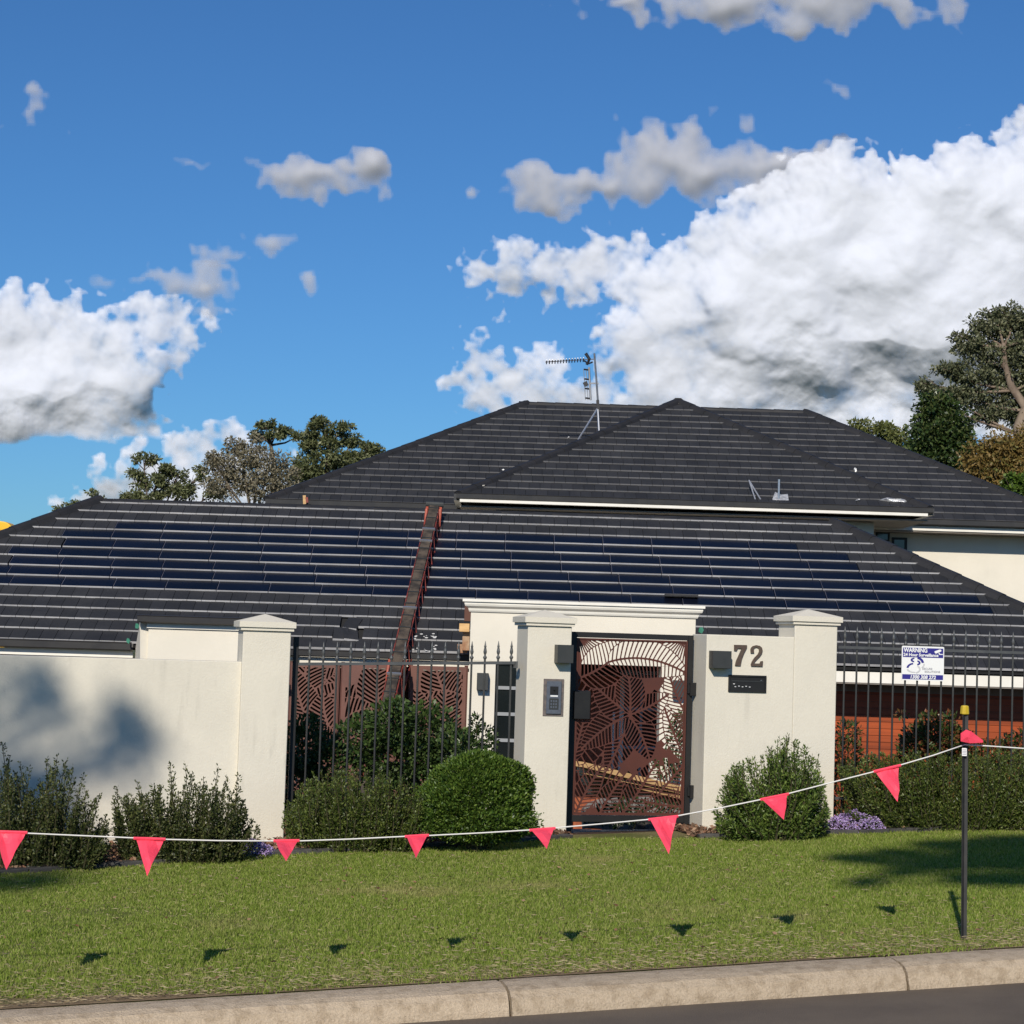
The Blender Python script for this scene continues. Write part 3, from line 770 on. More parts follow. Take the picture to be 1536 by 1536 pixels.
# ------------------------------------------------------------------ laser cut panels
def pinnate(Gx, Gz, b, c, t, wid, pitch, alpha, rib=.5, hw=.008, mid=.01, margin=.012):
    """feather leaf along a quadratic curve b-c-t; returns (inside mask, open signed value)"""
    s = np.linspace(0, 1, 60)[:, None]
    b, c, t = map(np.array, (b, c, t))
    cv = (1 - s) ** 2 * b + 2 * s * (1 - s) * c + s * s * t
    seg = np.diff(cv, axis=0); ln = np.concatenate([[0], np.cumsum(np.linalg.norm(seg, axis=1))])
    tg = np.gradient(cv, axis=0); tg /= np.linalg.norm(tg, axis=1, keepdims=True)
    pts = np.stack([Gx.ravel(), Gz.ravel()], 1)
    d2 = ((pts[:, None, :] - cv[None]) ** 2).sum(2); i = d2.argmin(1)
    r = pts - cv[i]; along = (r * tg[i]).sum(1); S = ln[i] + along
    d = r[:, 0] * -tg[i][:, 1] + r[:, 1] * tg[i][:, 0]
    Lt = ln[-1]; x = np.clip(S / Lt, 0, 1)
    w = wid * np.sin(np.pi * np.clip(x, 0, 1) ** .75) ** .7
    w = np.where((S < 0) | (S > Lt), 0, w)
    ad = np.abs(d)
    q = S - ad / math.tan(alpha)
    ph = (q / pitch) % 1.0
    dist = np.minimum(ph, 1 - ph) * pitch * math.sin(alpha)
    op = np.minimum(np.minimum(dist - hw, ad - mid), w - ad - margin)
    return (ad < w).reshape(Gx.shape), op.reshape(Gx.shape)
def fan(Gx, Gz, c, R, a0, a1, n, r0=.03, hw=.007, margin=.01, wob=.06):
    dx = Gx - c[0]; dz = Gz - c[1]; r = np.hypot(dx, dz); th = np.arctan2(dz, dx)
    mid = (a0 + a1) / 2; th = (th - mid + np.pi) % (2 * np.pi) - np.pi
    half = (a1 - a0) / 2
    step = 2 * half / n; ph = ((th + half) / step) % 1.0; k = np.floor((th + half) / step)
    RR = R * (1 + wob * np.sin(k * 2.4)) * np.cos(np.clip(th / half, -1, 1) * .75) ** .5
    dist = r * np.sin(np.minimum(ph, 1 - ph) * step)
    ins = (np.abs(th) < half) & (r < RR)
    op = np.minimum(np.minimum(dist - hw, r - r0), RR - r - margin)
    return ins, op
def panel_mesh(name, w, h, leaves_, res, place, thick, mat_, parent, border=.03):
    nx = int(w / res) + 1; nz = int(h / res) + 1
    gx = np.linspace(0, w, nx); gz = np.linspace(0, h, nz); Gx, Gz = np.meshgrid(gx, gz)
    val = np.full(Gx.shape, .02)
    for kind, args, kw in leaves_:
        ins, op = (pinnate if kind == 'p' else fan)(Gx, Gz, *args, **kw)
        val = np.where(ins, -op, val)
    bd = np.minimum(np.minimum(Gx, w - Gx), np.minimum(Gz, h - Gz))
    val = np.maximum(val, border - bd)
    val = np.clip(val, -.02, .02)
    vid = {}; V = []; Fc = []; Wl = []
    def vert(key, x, z):
        if key not in vid: vid[key] = len(V); V.append((x, z))
        return vid[key]
    inside = val > 0
    for j in range(nz - 1):
        for i in range(nx - 1):
            cs = ((i, j), (i + 1, j), (i + 1, j + 1), (i, j + 1))
            ii = [inside[b, a] for a, b in cs]
            if not any(ii): continue
            poly = []; kinds = []
            for k in range(4):
                a = cs[k]; b = cs[(k + 1) % 4]
                if ii[k]: poly.append(vert(a, gx[a[0]], gz[a[1]])); kinds.append(0)
                if ii[k] != ii[(k + 1) % 4]:
                    va, vb = val[a[1], a[0]], val[b[1], b[0]]; f = va / (va - vb)
                    f = min(max(f, .03), .97)
                    key = (min(a, b), max(a, b))
                    poly.append(vert(key, gx[a[0]] + (gx[b[0]] - gx[a[0]]) * f, gz[a[1]] + (gz[b[1]] - gz[a[1]]) * f))
                    kinds.append(1 if ii[k] else 2)
            Fc.append(poly)
            n = len(poly)
            for k in range(n):
                if kinds[k] == 1 and kinds[(k + 1) % n] == 2: Wl.append((poly[k], poly[(k + 1) % n]))
    n = len(V)
    pv = [place(x, 0, z) for x, z in V] + [place(x, thick, z) for x, z in V]
    faces = Fc + [tuple(reversed([i + n for i in f])) for f in Fc] + [(b, a, a + n, b + n) for a, b in Wl]
    loc = WP[parent.name]
    me = bpy.data.meshes.new(name); me.from_pydata([(p[0] - loc.x, p[1] - loc.y, p[2] - loc.z) for p in pv], [], faces)
    me.materials.append(mat_)
    return reg(bpy.data.objects.new(name, me), parent, loc)

# ------------------------------------------------------------------ gate
GD = .30
gu0, gu1, gz0, gz1 = wrect(859, 1252, 1037.5, 951, GD)
gz0, gz1 = U(940, 1250, GD)[1], U(940, 950, GD)[1]
gu0 = U(852, 1100, GD)[0]; gu1 = U(1037, 1100, GD)[0]
t = empty('gate', W((gu0 + gu1) / 2, GD, gz0), 'tall pedestrian gate with black frame and rust brown palm leaf cut panel', 'gate')
GATE = t
fr = .062
mb = MB(); mb.wbox(gu0, gu0 + fr, GD, GD + .05, gz0, gz1); mb.wbox(gu1 - fr * .8, gu1, GD, GD + .05, gz0, gz1)
mb.wbox(gu0 + fr, gu1 - fr * .8, GD, GD + .05, gz1 - .05, gz1); mb.wbox(gu0 + fr, gu1 - fr * .8, GD, GD + .05, gz0 + .10, gz0 + .16)
mb.build('frame', M['black'], t, bevel=.003, segs=1)
pu0, pu1, pz0, pz1 = gu0 + fr + .004, gu1 - fr * .8 - .004, gz0 + .165, gz1 - .055
pw, ph = pu1 - pu0, pz1 - pz0
def N(x, y): return (x * pw, (1 - y) * ph)
D = math.radians
def Nn(x, y): return N((x - 300) / 790, (y - 90) / 1305)
def PL(b_, c_, t_, wd, pitch=.039, al=1.0, **kw):
    k = dict(hw=.0055, mid=.009, margin=.007); k.update(kw)
    return ('p', (Nn(*b_), Nn(*c_), Nn(*t_), wd, pitch, al), k)
FK = dict(hw=.006, margin=.008, r0=.03)
gate_leaves = [
    ('f', (N(.15, 1.05), .60, D(10), D(160), 24), FK), ('f', (N(.95, 1.05), .62, D(70), D(190), 24), FK),
    ('f', (N(-.1, .48), .50, D(-85), D(85), 20), FK), ('f', (N(1.08, .42), .45, D(105), D(255), 20), FK),
    ('f', (N(1.0, -.05), .34, D(190), D(290), 14), FK), ('f', (N(.0, -.03), .30, D(-80), D(10), 13), FK),
    PL((1095, 980), (1010, 800), (935, 590), .10), PL((300, 1000), (330, 830), (380, 640), .09), PL((1095, 640), (1010, 500), (950, 300), .12, al=.9),
    PL((800, 1400), (900, 1240), (1090, 1010), .14), PL((640, 1400), (760, 1260), (905, 960), .13), PL((320, 1400), (390, 1200), (520, 1010), .12),
    PL((1100, 1330), (980, 1330), (800, 1290), .10), PL((490, 1395), (540, 1280), (650, 1110), .11),
    PL((690, 680), (640, 850), (530, 1075), .15), PL((690, 670), (790, 780), (840, 985), .15), PL((690, 655), (520, 720), (350, 915), .15),
    PL((690, 650), (830, 600), (965, 490), .13), PL((690, 650), (560, 560), (420, 430), .15), PL((690, 640), (700, 450), (650, 265), .15, al=.8),
    PL((330, 385), (520, 310), (700, 85), .20, .040, 1.15), PL((525, 265), (800, 165), (1095, 335), .19, .040, 1.25),
]
panel_mesh('cut_panel', pw, ph, gate_leaves, .0052, lambda x, d, z: W(pu0 + x, GD + .018 + d, pz0 + z), .006, M['copper'], t, border=.022)
mb = MB(); a = .014
for (u0, u1, z0, z1) in ((pu0, pu1, pz1 - a, pz1), (pu0, pu1, pz0, pz0 + a), (pu0, pu0 + a, pz0 + a, pz1 - a), (pu1 - a, pu1, pz0 + a, pz1 - a)):
    mb.wbox(u0, u1, GD + .008, GD + .017, z0, z1)
mb.build('panel_trim', M['copper'], t)
u0, u1, z0, z1 = wrect(862, 1036, 885, 1079, GD - .03)
mb = MB(); mb.wbox(u0, u1, GD - .03, GD + .06, z0, z1); mb.build('lock_box', M['black'], t, bevel=.004, segs=1)
for (py) in (1034, 1188):
    u0, u1, z0, z1 = wrect(1037, py - 10, 1049, py + 10, GD - .03)
    mb = MB(); mb.wbox(u0 - .01, u1, GD - .035, GD - .003, z0, z1); mb.wbox(u0 - .03, u0 + .01, GD - .02, GD - .004, z0 + .02, z1 - .02)
    mb.build('hinge', M['black'], t, bevel=.003, segs=1)
# gate threshold paving
t = empty('gate_step', W((gu0 + gu1) / 2, .2, gz0 - .05), 'dark slate paved step at the foot of the gate', 'step')
for i in range(3):
    for j in range(2):
        a = (gu1 - gu0) / 3
        mb = MB(); mb.wbox(gu0 + a * i + .003, gu0 + a * (i + 1) - .003, .02 + j * .40, .415 + j * .40, gz0 - .15, gz0 - .015 + .004 * ((i + j) % 2))
        mb.build('paver', M['paving'], t, bevel=.004, segs=1)

# ------------------------------------------------------------------ railings
def finial_mb():
    mb = MB()
    mb.lathe([(.0095, 0), (.0095, 1.62), (.012, 1.625), (.0175, 1.635), (.0175, 1.645), (.010, 1.652), (.008, 1.665), (.013, 1.675), (.016, 1.69),
              (.0125, 1.71), (.009, 1.73), (.012, 1.738), (.008, 1.75), (.004, 1.775), (.001, 1.79)], (0, 0, 0), 8)
    return mb
pk = None
def railing(px_first, px_last, n, rail_y, tip_y0, tip_y1, d, label, u_lo, u_hi):
    global pk
    uF = U(px_first, 1050, d)[0]; uL = U(px_last, 1050, d)[0]
    zt0 = U(px_first, tip_y0, d)[1]; zt1 = U(px_last, tip_y1, d)[1]
    zr = U((px_first + px_last) / 2, rail_y, d)[1]
    slope = (zt1 - zt0) / (uL - uF)
    um = (uF + uL) / 2; c = W(um, d, 0)
    t = empty('railing', (c.x, c.y, ground_z(c.x, c.y)), label, 'fence')
    for i in range(n):
        u = uF + (uL - uF) * i / (n - 1); z = zt0 + slope * (u - uF) - 1.79
        p = W(u, d, z)
        if pk is None:
            pk = finial_mb().build('picket', M['picket'], t, loc=(0, 0, 0), smooth=True)
            pk.location = p - WP[t.name]; WP[pk.name] = p
        else: inst(pk, 'picket', t, p)
    for zz, hh in ((zr, .034), (zr - 1.42, .034)):
        mb = MB(); a = W(u_lo, d, zz + slope * (u_lo - um)); b = W(u_hi, d, zz + slope * (u_hi - um)); mb.bar(a, b, .034, .026)
        mb.build('rail', M['picket'], t)
    return t, zr, slope, um
d = .20
tL, zr, sl, um = railing(462, 765, 16, 995, 962, 961, d, 'black spear topped steel railings left of the gate', U(440, 1000, d)[0], U(776, 1000, d)[0])
mb = MB(); up = U(441, 1000, d)[0]; mb.wbox(up - .012, up + .034, d - .022, d + .022, -2.0, U(441, 955, d)[1]); mb.build('post', M['black'], tL, bevel=.003, segs=1)
mb = MB(); ub = U(773, 993, d)[0]; mb.wbox(ub - .01, ub + .012, d - .05, d + .03, U(773, 1002, d)[1], U(773, 992, d)[1]); mb.build('bracket', M['picket'], tL)
tR, zr, sl, um = railing(1265.5, 1265.5 + 18 * 17.95, 19, 976, 939, 950, d, 'black spear topped steel railings right of the number wall', U(1256, 1000, d)[0], U(1600, 1000, d)[0])

# warning sign on the right railings
def text_mesh(txt, size, mat_, name, parent, origin, du_, dz_, width=None, bold=.0, shear=0.0):
    cu = bpy.data.curves.new('text', 'FONT'); cu.body = txt; cu.size = size; cu.offset = bold; cu.shear = shear
    cu.resolution_u = 3
    tmp = bpy.data.objects.new('text', cu); COL.objects.link(tmp)
    bpy.context.view_layer.update()
    me = bpy.data.meshes.new_from_object(tmp)
    bpy.data.objects.remove(tmp)
    xs_ = [v.co.x for v in me.vertices]; x0, x1 = min(xs_), max(xs_)
    k = (width / (x1 - x0)) if width else 1.0
    loc = WP[parent.name]
    for v in me.vertices:
        p = Vector(origin) + Vector(du_) * ((v.co.x - x0) * k) + Vector(dz_) * v.co.y
        v.co = p - loc
    me.materials.clear(); me.materials.append(mat_)
    return reg(bpy.data.objects.new(name, me), parent, loc)
sd = .165
a = U(1353, 969, sd); b = U(1415.5, 1021, sd)
su0, su1 = a[0], b[0]; sz1, sz0 = U(1384, 969.5, sd)[1], U(1384, 1021, sd)[1]
t = empty('warning_sign', W((su0 + su1) / 2, sd, sz0), 'white and blue security warning sign fixed to the right railings', 'sign')
SG = t; sw, sh = su1 - su0, sz1 - sz0
def sxy(x, y): return su0 + (x - 283) / 529 * sw, sz1 - (y - 172) / 446 * sh
mb = MB(); r_ = .012
pts = []
for (cx_, cz_, a0) in ((su1 - r_, sz1 - r_, 0), (su0 + r_, sz1 - r_, 90), (su0 + r_, sz0 + r_, 180), (su1 - r_, sz0 + r_, 270)):
    for k in range(4):
        an = rad(a0 + k * 30); pts.append(W(cx_ + r_ * math.cos(an), sd, cz_ + r_ * math.sin(an)))
mb.prism(pts, W(0, .004, 0) - W(0, 0, 0)); mb.build('board', M['white'], t)
def srect(x0, y0, x1, y1, m_, nm, off=.0012):
    a = sxy(x0, y0); b = sxy(x1, y1); mb = MB()
    mb.face([W(a[0], sd - off, b[1]), W(b[0], sd - off, b[1]), W(b[0], sd - off, a[1]), W(a[0], sd - off, a[1])])
    return mb.build(nm, m_, SG)
srect(296, 194, 800, 318, M['signblue'], 'blue_band'); srect(292, 540, 803, 603, M['signblue'], 'blue_band')
du_, dz_ = W(1, 0, 0) - W(0, 0, 0), Vector((0, 0, 1))
px_s = sw / 529
def stext(txt, x, ybase, hgt, wid, m_, bold=0.0, shear=0.0):
    a = sxy(x, ybase); text_mesh(txt, hgt * px_s / .70, m_, 'lettering', SG, W(a[0], sd - .0028, a[1]), du_, dz_, wid * px_s, bold * px_s, shear)
stext('WARNING', 303, 250, 46, 296, M['white'], 2.2)
stext('24 Hour Surveillance', 303, 303, 34, 436, M['white'], 1.6)
stext('1300 308 272', 395, 594, 40, 316, M['white'], 2.0, .15)
stext('SECURE', 540, 474, 22, 126, M['signgrey'], .5)
stext('SOLUTIONS', 570, 511, 22, 194, M['signgrey'], .8)
# camera pictogram and logo arcs
def spoly(pts, m_, nm):
    mb = MB(); mb.face([W(*(lambda q: (q[0], sd - .0026, q[1]))(sxy(*p_))) for p_ in pts]); mb.build(nm, m_, SG)
spoly([(688, 232), (760, 204), (776, 216), (772, 232), (706, 262), (692, 250)], M['white'], 'pictogram')
spoly([(738, 256), (752, 248), (758, 264), (794, 264), (794, 276), (750, 276)], M['white'], 'pictogram')
def arc(cx_, cy_, r1, r2, a0, a1, m_, sy=1.0):
    pts = [(cx_ + r1 * math.cos(rad(a0 + (a1 - a0) * k / 12)), cy_ - sy * r1 * math.sin(rad(a0 + (a1 - a0) * k / 12))) for k in range(13)]
    pts += [(cx_ + r2 * math.cos(rad(a1 + (a0 - a1) * k / 12)), cy_ - sy * r2 * math.sin(rad(a1 + (a0 - a1) * k / 12))) for k in range(13)]
    spoly(pts, m_, 'logo_arc')
arc(470, 400, 92, 62, 10, 85, M['signblue']); arc(440, 352, 48, 22, 90, 265, M['signblue'], .62); arc(475, 388, 42, 18, -90, 88, M['signblue'], .75)
arc(440, 462, 98, 72, 100, 175, M['signblue'], .75); arc(440, 470, 95, 70, 185, 280, M['signpale'], .5); arc(450, 470, 70, 48, -80, 60, M['signpale'], .8)
arc(490, 405, 80, 60, -50, 8, M['signpale'], .8)

# ------------------------------------------------------------------ house
H = empty('house', (0, 31, -2.9), 'two storey cream house under charcoal tiled hip roofs with navy solar tiles', 'house')
A_T = .545; AL = math.atan(A_T); CA, SA = math.cos(AL), math.sin(AL)
GAU = .332; TW = .2135
YE, ZE, YR, ZR = 29.2, -.22, 33.4, 2.08
def clip(poly, a, b, c):            # keep a*x+b*y<=c
    out = []
    for i in range(len(poly)):
        p, q = poly[i], poly[(i + 1) % len(poly)]
        fp, fq = a * p[0] + b * p[1] - c, a * q[0] + b * q[1] - c
        if fp <= 0: out.append(p)
        if (fp < 0 < fq) or (fq < 0 < fp):
            t = fp / (fp - fq); out.append((p[0] + (q[0] - p[0]) * t, p[1] + (q[1] - p[1]) * t))
    return out
def area(p): return abs(sum(p[i][0] * p[(i + 1) % len(p)][1] - p[(i + 1) % len(p)][0] * p[i][1] for i in range(len(p)))) / 2

class Face:
    """roof plane facing the street; x along the eave, s up the slope"""
    def __init__(s, x0, x1, xt0, xt1, Ye, Ze, S):
        s.x0, s.x1, s.xt0, s.xt1, s.Ye, s.Ze, s.S = x0, x1, xt0, xt1, Ye, Ze, S
        s.kl = (xt0 - x0) / S; s.kr = (x1 - xt1) / S
    def pt(s, x, t, h): return (x, s.Ye + t * CA - h * SA, s.Ze + t * SA + h * CA)
    def cut(s, poly):
        poly = clip(poly, -1, s.kl, -s.x0)            # x >= x0 + kl*t
        if poly: poly = clip(poly, 1, s.kr, s.x1)
        if poly: poly = clip(poly, 0, 1, s.S)
        return poly
TH = .03
def tile_poly(mb, face, poly, s0, g, th=TH, lift=.0, m0=0, m1=1):
    """a tile over polygon poly in (x,s); tilted so that its lower edge stands proud"""
    if len(poly) < 3 or area(poly) < 4e-4: return False
    def hgt(t): return th * (1 - (t - s0) / (g * 1.25)) + lift
    top = [face.pt(x, t, hgt(t) + .012) for x, t in poly]; bot = [face.pt(x, t, hgt(t) - th + .006) for x, t in poly]
    n = len(poly); b = len(mb.v); mb.v += top + bot
    mb.f.append(tuple(b + i for i in range(n))); mb.mi.append(m0)
    mb.f.append(tuple(b + n + i for i in range(n))[::-1]); mb.mi.append(m0)
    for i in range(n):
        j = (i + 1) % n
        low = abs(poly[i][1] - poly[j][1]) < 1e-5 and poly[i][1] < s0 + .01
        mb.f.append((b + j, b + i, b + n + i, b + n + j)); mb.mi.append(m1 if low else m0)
    return True

def slab(mb, face, h0=-.10, h1=-.03, mi=0):
    q = [(face.x0, 0), (face.x1, 0), (face.xt1, face.S), (face.xt0, face.S)]
    mb.hexa([face.pt(x, t, h0) for x, t in q] + [face.pt(x, t, h1) for x, t in q], mi)

# --- lower roof
S_L = math.hypot(YR - YE, ZR - ZE)
lf = Face(-10.92, 9.43, -6.72, 5.23, YE, ZE, S_L)
R1 = MB(); slab(R1, lf)
R1.hexa([(-10.9, YE, ZE - .05), (9.4, YE, ZE - .05), (9.4, 37.6, ZE - .05), (-10.9, 37.6, ZE - .05),
         (-6.7, YR - .02, ZR - .06), (5.2, YR - .02, ZR - .06), (5.2, YR + .02, ZR - .06), (-6.7, YR + .02, ZR - .06)])
roof1 = R1.build('roof', M['under'], H)
solar_rows = {11: (174, 1195), 10: (95, 1272), 9: (97, 1286), 8: (15, 1367), 7: (17, 1383), 6: (-62, 1467), 5: (-60, 1487)}
SW = .772
def row_y(r, frac=.5):
    s = (r + frac) * GAU; return YE + s * CA, ZE + s * SA
def px_to_x(px, Y, Z):
    # X such that the point projects to pixel column px
    inv = ROT.transposed()
    lo, hi = -20.0, 20.0
    for _ in range(40):
        m_ = (lo + hi) / 2; v = inv @ Vector((m_, Y, Z)); q = 768 + v.x / -v.z * F
        if q < px: lo = m_
        else: hi = m_
    return lo
def proj(p):
    v = ROT.transposed() @ Vector(p); return 768 + v.x / -v.z * F, 768 - v.y / -v.z * F
parts_tiles = []
stuffmb = MB()
nrow = int(S_L / GAU) + 1
full_tile = full_solar = None
solar_proto = None
cnt = 0
portal_px = (700, 1050)
cands = []
for r in range(nrow):
    s0 = r * GAU; s1 = min((r + 1) * GAU, S_L)
    spans = []
    if r in solar_rows:
        Yc, Zc = row_y(r)
        xa, xb = px_to_x(solar_rows[r][0], Yc, Zc), px_to_x(solar_rows[r][1], Yc, Zc)
        n = max(1, round((xb - xa) / SW)); spans = (xa, xb, n)
    x = lf.x0 - (r % 2) * TW * .5 - .03 * (r % 3)
    while x < lf.x1:
        xe = x + TW
        a_, b_ = x, xe
        if spans:
            if a_ >= spans[0] - .001 and b_ <= spans[1] + .001: x = xe; continue
            if a_ < spans[0] < b_: b_ = spans[0]
            elif a_ < spans[1] < b_: a_ = spans[1]
        if b_ - a_ > .02:
            cands.append((r, a_ + .003, b_ - .003, s0, s1))
        x = xe
    if spans:
        xa, xb, n = spans; w_ = (xb - xa) / n
        for k in range(n):
            if full_solar is None:
                mb = MB(); tile_poly(mb, lf, [(-SW / 2 + .005, 0), (SW / 2 - .005, 0), (SW / 2 - .005, GAU), (-SW / 2 + .005, GAU)], 0, GAU)
                for xx in (-SW / 2 + .0055,):
                    q_ = [lf.pt(x_, t_, TH * (1 - t_ / (GAU * 1.25)) + .014) for x_, t_ in ((xx, .004), (xx + .007, .004), (xx + .007, GAU), (xx, GAU))]
                    mb.face(q_, 2)
                base = Vector(lf.pt(0, 0, 0))
                full_solar = mb.build('solar_tile', [M['solar'], M['butt'], M['solaredge']], roof1, loc=base)
                solar_proto = full_solar; o = full_solar
            else: o = inst(solar_proto, 'solar_tile', roof1, (0, 0, 0))
            p = Vector(lf.pt(xa + (k + .5) * w_, s0, 0)); o.location = p - WP[roof1.name]; o.scale = (w_ / SW, 1, 1); WP[o.name] = p
            o.rotation_euler = (random.uniform(-.004, .004), random.uniform(-.004, .004), 0)
# choose up to 300 tiles in view as parts
def visible(c):
    r, a_, b_, s0, s1 = c
    p = proj(lf.pt((a_ + b_) / 2, (s0 + s1) / 2, 0))
    if not (0 < p[0] < 1536): return False
    if 697 < p[0] < 1055 and p[1] > 895: return False
    if 347 < p[0] < 441 and p[1] > 926: return False
    if 1161 < p[0] < 1262 and p[1] > 912: return False
    if 215 < p[0] < 352 and p[1] > 928: return False
    if p[0] > 1040 and p[0] < 1180 and p[1] > 953: return False
    return True
part_ids = []
for i, c in enumerate(cands):
    if len(part_ids) < 300 and visible(c) and c[0] < 5: part_ids.append(i)
pset = set(part_ids)
for i, c in enumerate(cands):
    r, a_, b_, s0, s1 = c
    poly = lf.cut([(a_, s0), (b_, s0), (b_, s1), (a_, s1)])
    if len(poly) < 3: continue
    isfull = abs(area(poly) - (TW - .006) * GAU) < 1e-6
    lift = random.uniform(-.0012, .0012)
    if i in pset and isfull:
        if full_tile is None:
            mb = MB(); tile_poly(mb, lf, [(-TW / 2 + .003, 0), (TW / 2 - .003, 0), (TW / 2 - .003, GAU), (-TW / 2 + .003, GAU)], 0, GAU)
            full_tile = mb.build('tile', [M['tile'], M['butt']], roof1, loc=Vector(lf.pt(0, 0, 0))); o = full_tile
        else: o = inst(full_tile, 'tile', roof1, (0, 0, 0))
        p = Vector(lf.pt((a_ + b_) / 2, s0, lift)); q = proj(p)
        o.rotation_euler = (random.uniform(-.006, .006), random.uniform(-.004, .004), random.uniform(-.004, .004))
        if 503 < q[0] < 535 and 935 < q[1] < 975:      # slipped tiles
            p += Vector((random.uniform(-.05, .05), -.08, -.03)); o.rotation_euler = (random.uniform(.02, .10), random.uniform(-.10, .10), random.uniform(-.2, .2))
        o.location = p - WP[roof1.name]; WP[o.name] = p
    else: tile_poly(stuffmb, lf, poly, s0, GAU, lift=lift)
st = stuffmb.build('tile', [M['tile'], M['butt']], roof1); st['kind'] = 'stuff'

CAPS = {}
def ridge_line(a, b, parent, w=.26, h=.06, L=.42):
    a, b = Vector(a), Vector(b); d = (b - a); n = max(1, round(d.length / L)); L = d.length / n; d.normalize()
    x = d; z = Vector((0, 0, 1)); y = z.cross(x).normalized(); z2 = x.cross(y)
    rot = Matrix((x, y, z2)).transposed()
    proto = None
    for i in range(n):
        p = a + d * (L * i)
        if proto is None:
            mb = MB()
            sec = [(-w / 2, -.055), (-w * .40, h * .25), (-w * .22, h * .85), (w * .22, h * .85), (w * .40, h * .25), (w / 2, -.055)]
            pa = [Vector((-.02, yy * 1.03, zz + .009)) for yy, zz in sec]; pb = [Vector((L, yy * .96, zz)) for yy, zz in sec]
            nn = len(sec); mb.v += [tuple(q) for q in pa + pb]
            for k in range(nn - 1): mb.f.append((k, k + 1, k + 1 + nn, k + nn)); mb.mi.append(0)
            mb.f.append(tuple(range(nn))); mb.mi.append(0); mb.f.append(tuple(range(nn, 2 * nn))[::-1]); mb.mi.append(0)
            mb.f.append((0, nn, 2 * nn - 1, nn - 1)); mb.mi.append(0)
            proto = mb.build('ridge_tile', M['ridge'], parent, loc=(0, 0, 0)); o = proto
        else: o = inst(proto, 'ridge_tile', parent, (0, 0, 0))
        o.location = p - WP[parent.name]; WP[o.name] = p
        o.rotation_euler = (rot @ Matrix.Rotation(random.uniform(-.02, .02), 3, 'X')).to_euler()
HB = .02
ridge_line((-10.92, YE, ZE + HB), (-6.72, YR, ZR + HB), roof1)
ridge_line((9.43, YE, ZE + HB), (5.23, YR, ZR + HB), roof1)
ridge_line((-6.8, YR, ZR - .035), (5.25, YR, ZR - .035), roof1, w=.24, h=.045)

# --- upper roofs
YM, ZM = 42.0, 2.72; YMR = 47.0; ZMR = ZM + A_T * 5.0
S_M = math.hypot(5.0, ZMR - ZM)
mfc = Face(-5.02, 11.72, .26, 6.67, YM, ZM, S_M)
R2 = MB(); slab(R2, mfc)
R2.hexa([(-5.0, YM, ZM - .05), (11.7, YM, ZM - .05), (11.7, 52, ZM - .05), (-5.0, 52, ZM - .05),
         (.28, YMR - .02, ZMR - .06), (6.65, YMR - .02, ZMR - .06), (6.65, YMR + .02, ZMR - .06), (.28, YMR + .02, ZMR - .06)])
roof2 = R2.build('roof', M['under'], H)
YW, ZW = 39.5, 2.765; xw0, xw1 = -1.03, 8.04; hwid = (xw1 - xw0) / 2; xwc = (xw0 + xw1) / 2
S_W = math.hypot(hwid, hwid * A_T)
wfc = Face(xw0, xw1, xwc - .01, xwc + .01, YW, ZW, S_W)
R3 = MB(); slab(R3, wfc)
R3.hexa([(xw0, YW, ZW - .05), (xw1, YW, ZW - .05), (xw1, YW + 5.2, ZW - .05), (xw0, YW + 5.2, ZW - .05),
         (xwc - .01, YW + hwid, ZW + hwid * A_T - .05), (xwc + .01, YW + hwid, ZW + hwid * A_T - .05), (xwc + .01, YMR - .1, ZW + hwid * A_T - .05), (xwc - .01, YMR - .1, ZW + hwid * A_T - .05)])
roof3 = R3.build('roof', M['under'], H)
for face, ro in ((mfc, roof2), (wfc, roof3)):
    mb = MB(); r = 0
    while r * GAU < face.S:
        s0 = r * GAU; s1 = min(s0 + GAU, face.S); x = face.x0 - (r % 2) * TW * .5 - .04 * (r % 3)
        while x < face.x1:
            poly = face.cut([(x + .003, s0), (x + TW - .003, s0), (x + TW - .003, s1), (x + .003, s1)])
            if ro is roof2 and poly:      # hidden under the wing
                cx_ = sum(q[0] for q in poly) / len(poly); yy = YM + s0 * CA
                zw_ = ZW + A_T * (yy - YW)
                if xw0 + (yy - YW) + .6 < cx_ < xw1 - (yy - YW) - .6: poly = None
            if poly: tile_poly(mb, face, poly, s0, GAU, lift=random.uniform(-.001, .001))
            x += TW
        r += 1
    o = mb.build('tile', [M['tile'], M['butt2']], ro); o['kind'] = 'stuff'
ridge_line((-5.02, YM, ZM + HB), (.26, YMR, ZMR + HB), roof2, w=.27, h=.065)
ridge_line((11.72, YM, ZM + HB), (6.67, YMR, ZMR + HB), roof2, w=.27, h=.065)
ridge_line((.1, YMR, ZMR + HB - .03), (6.8, YMR, ZMR + HB - .03), roof2, w=.25, h=.05)
AP = (xwc, YW + hwid, ZW + hwid * A_T + HB)
ridge_line((xw0, YW, ZW + HB), AP, roof3, w=.27, h=.065); ridge_line((xw1, YW, ZW + HB), AP, roof3, w=.27, h=.065)
ridge_line(AP, (xwc, YMR, AP[2]), roof3, w=.27, h=.065)

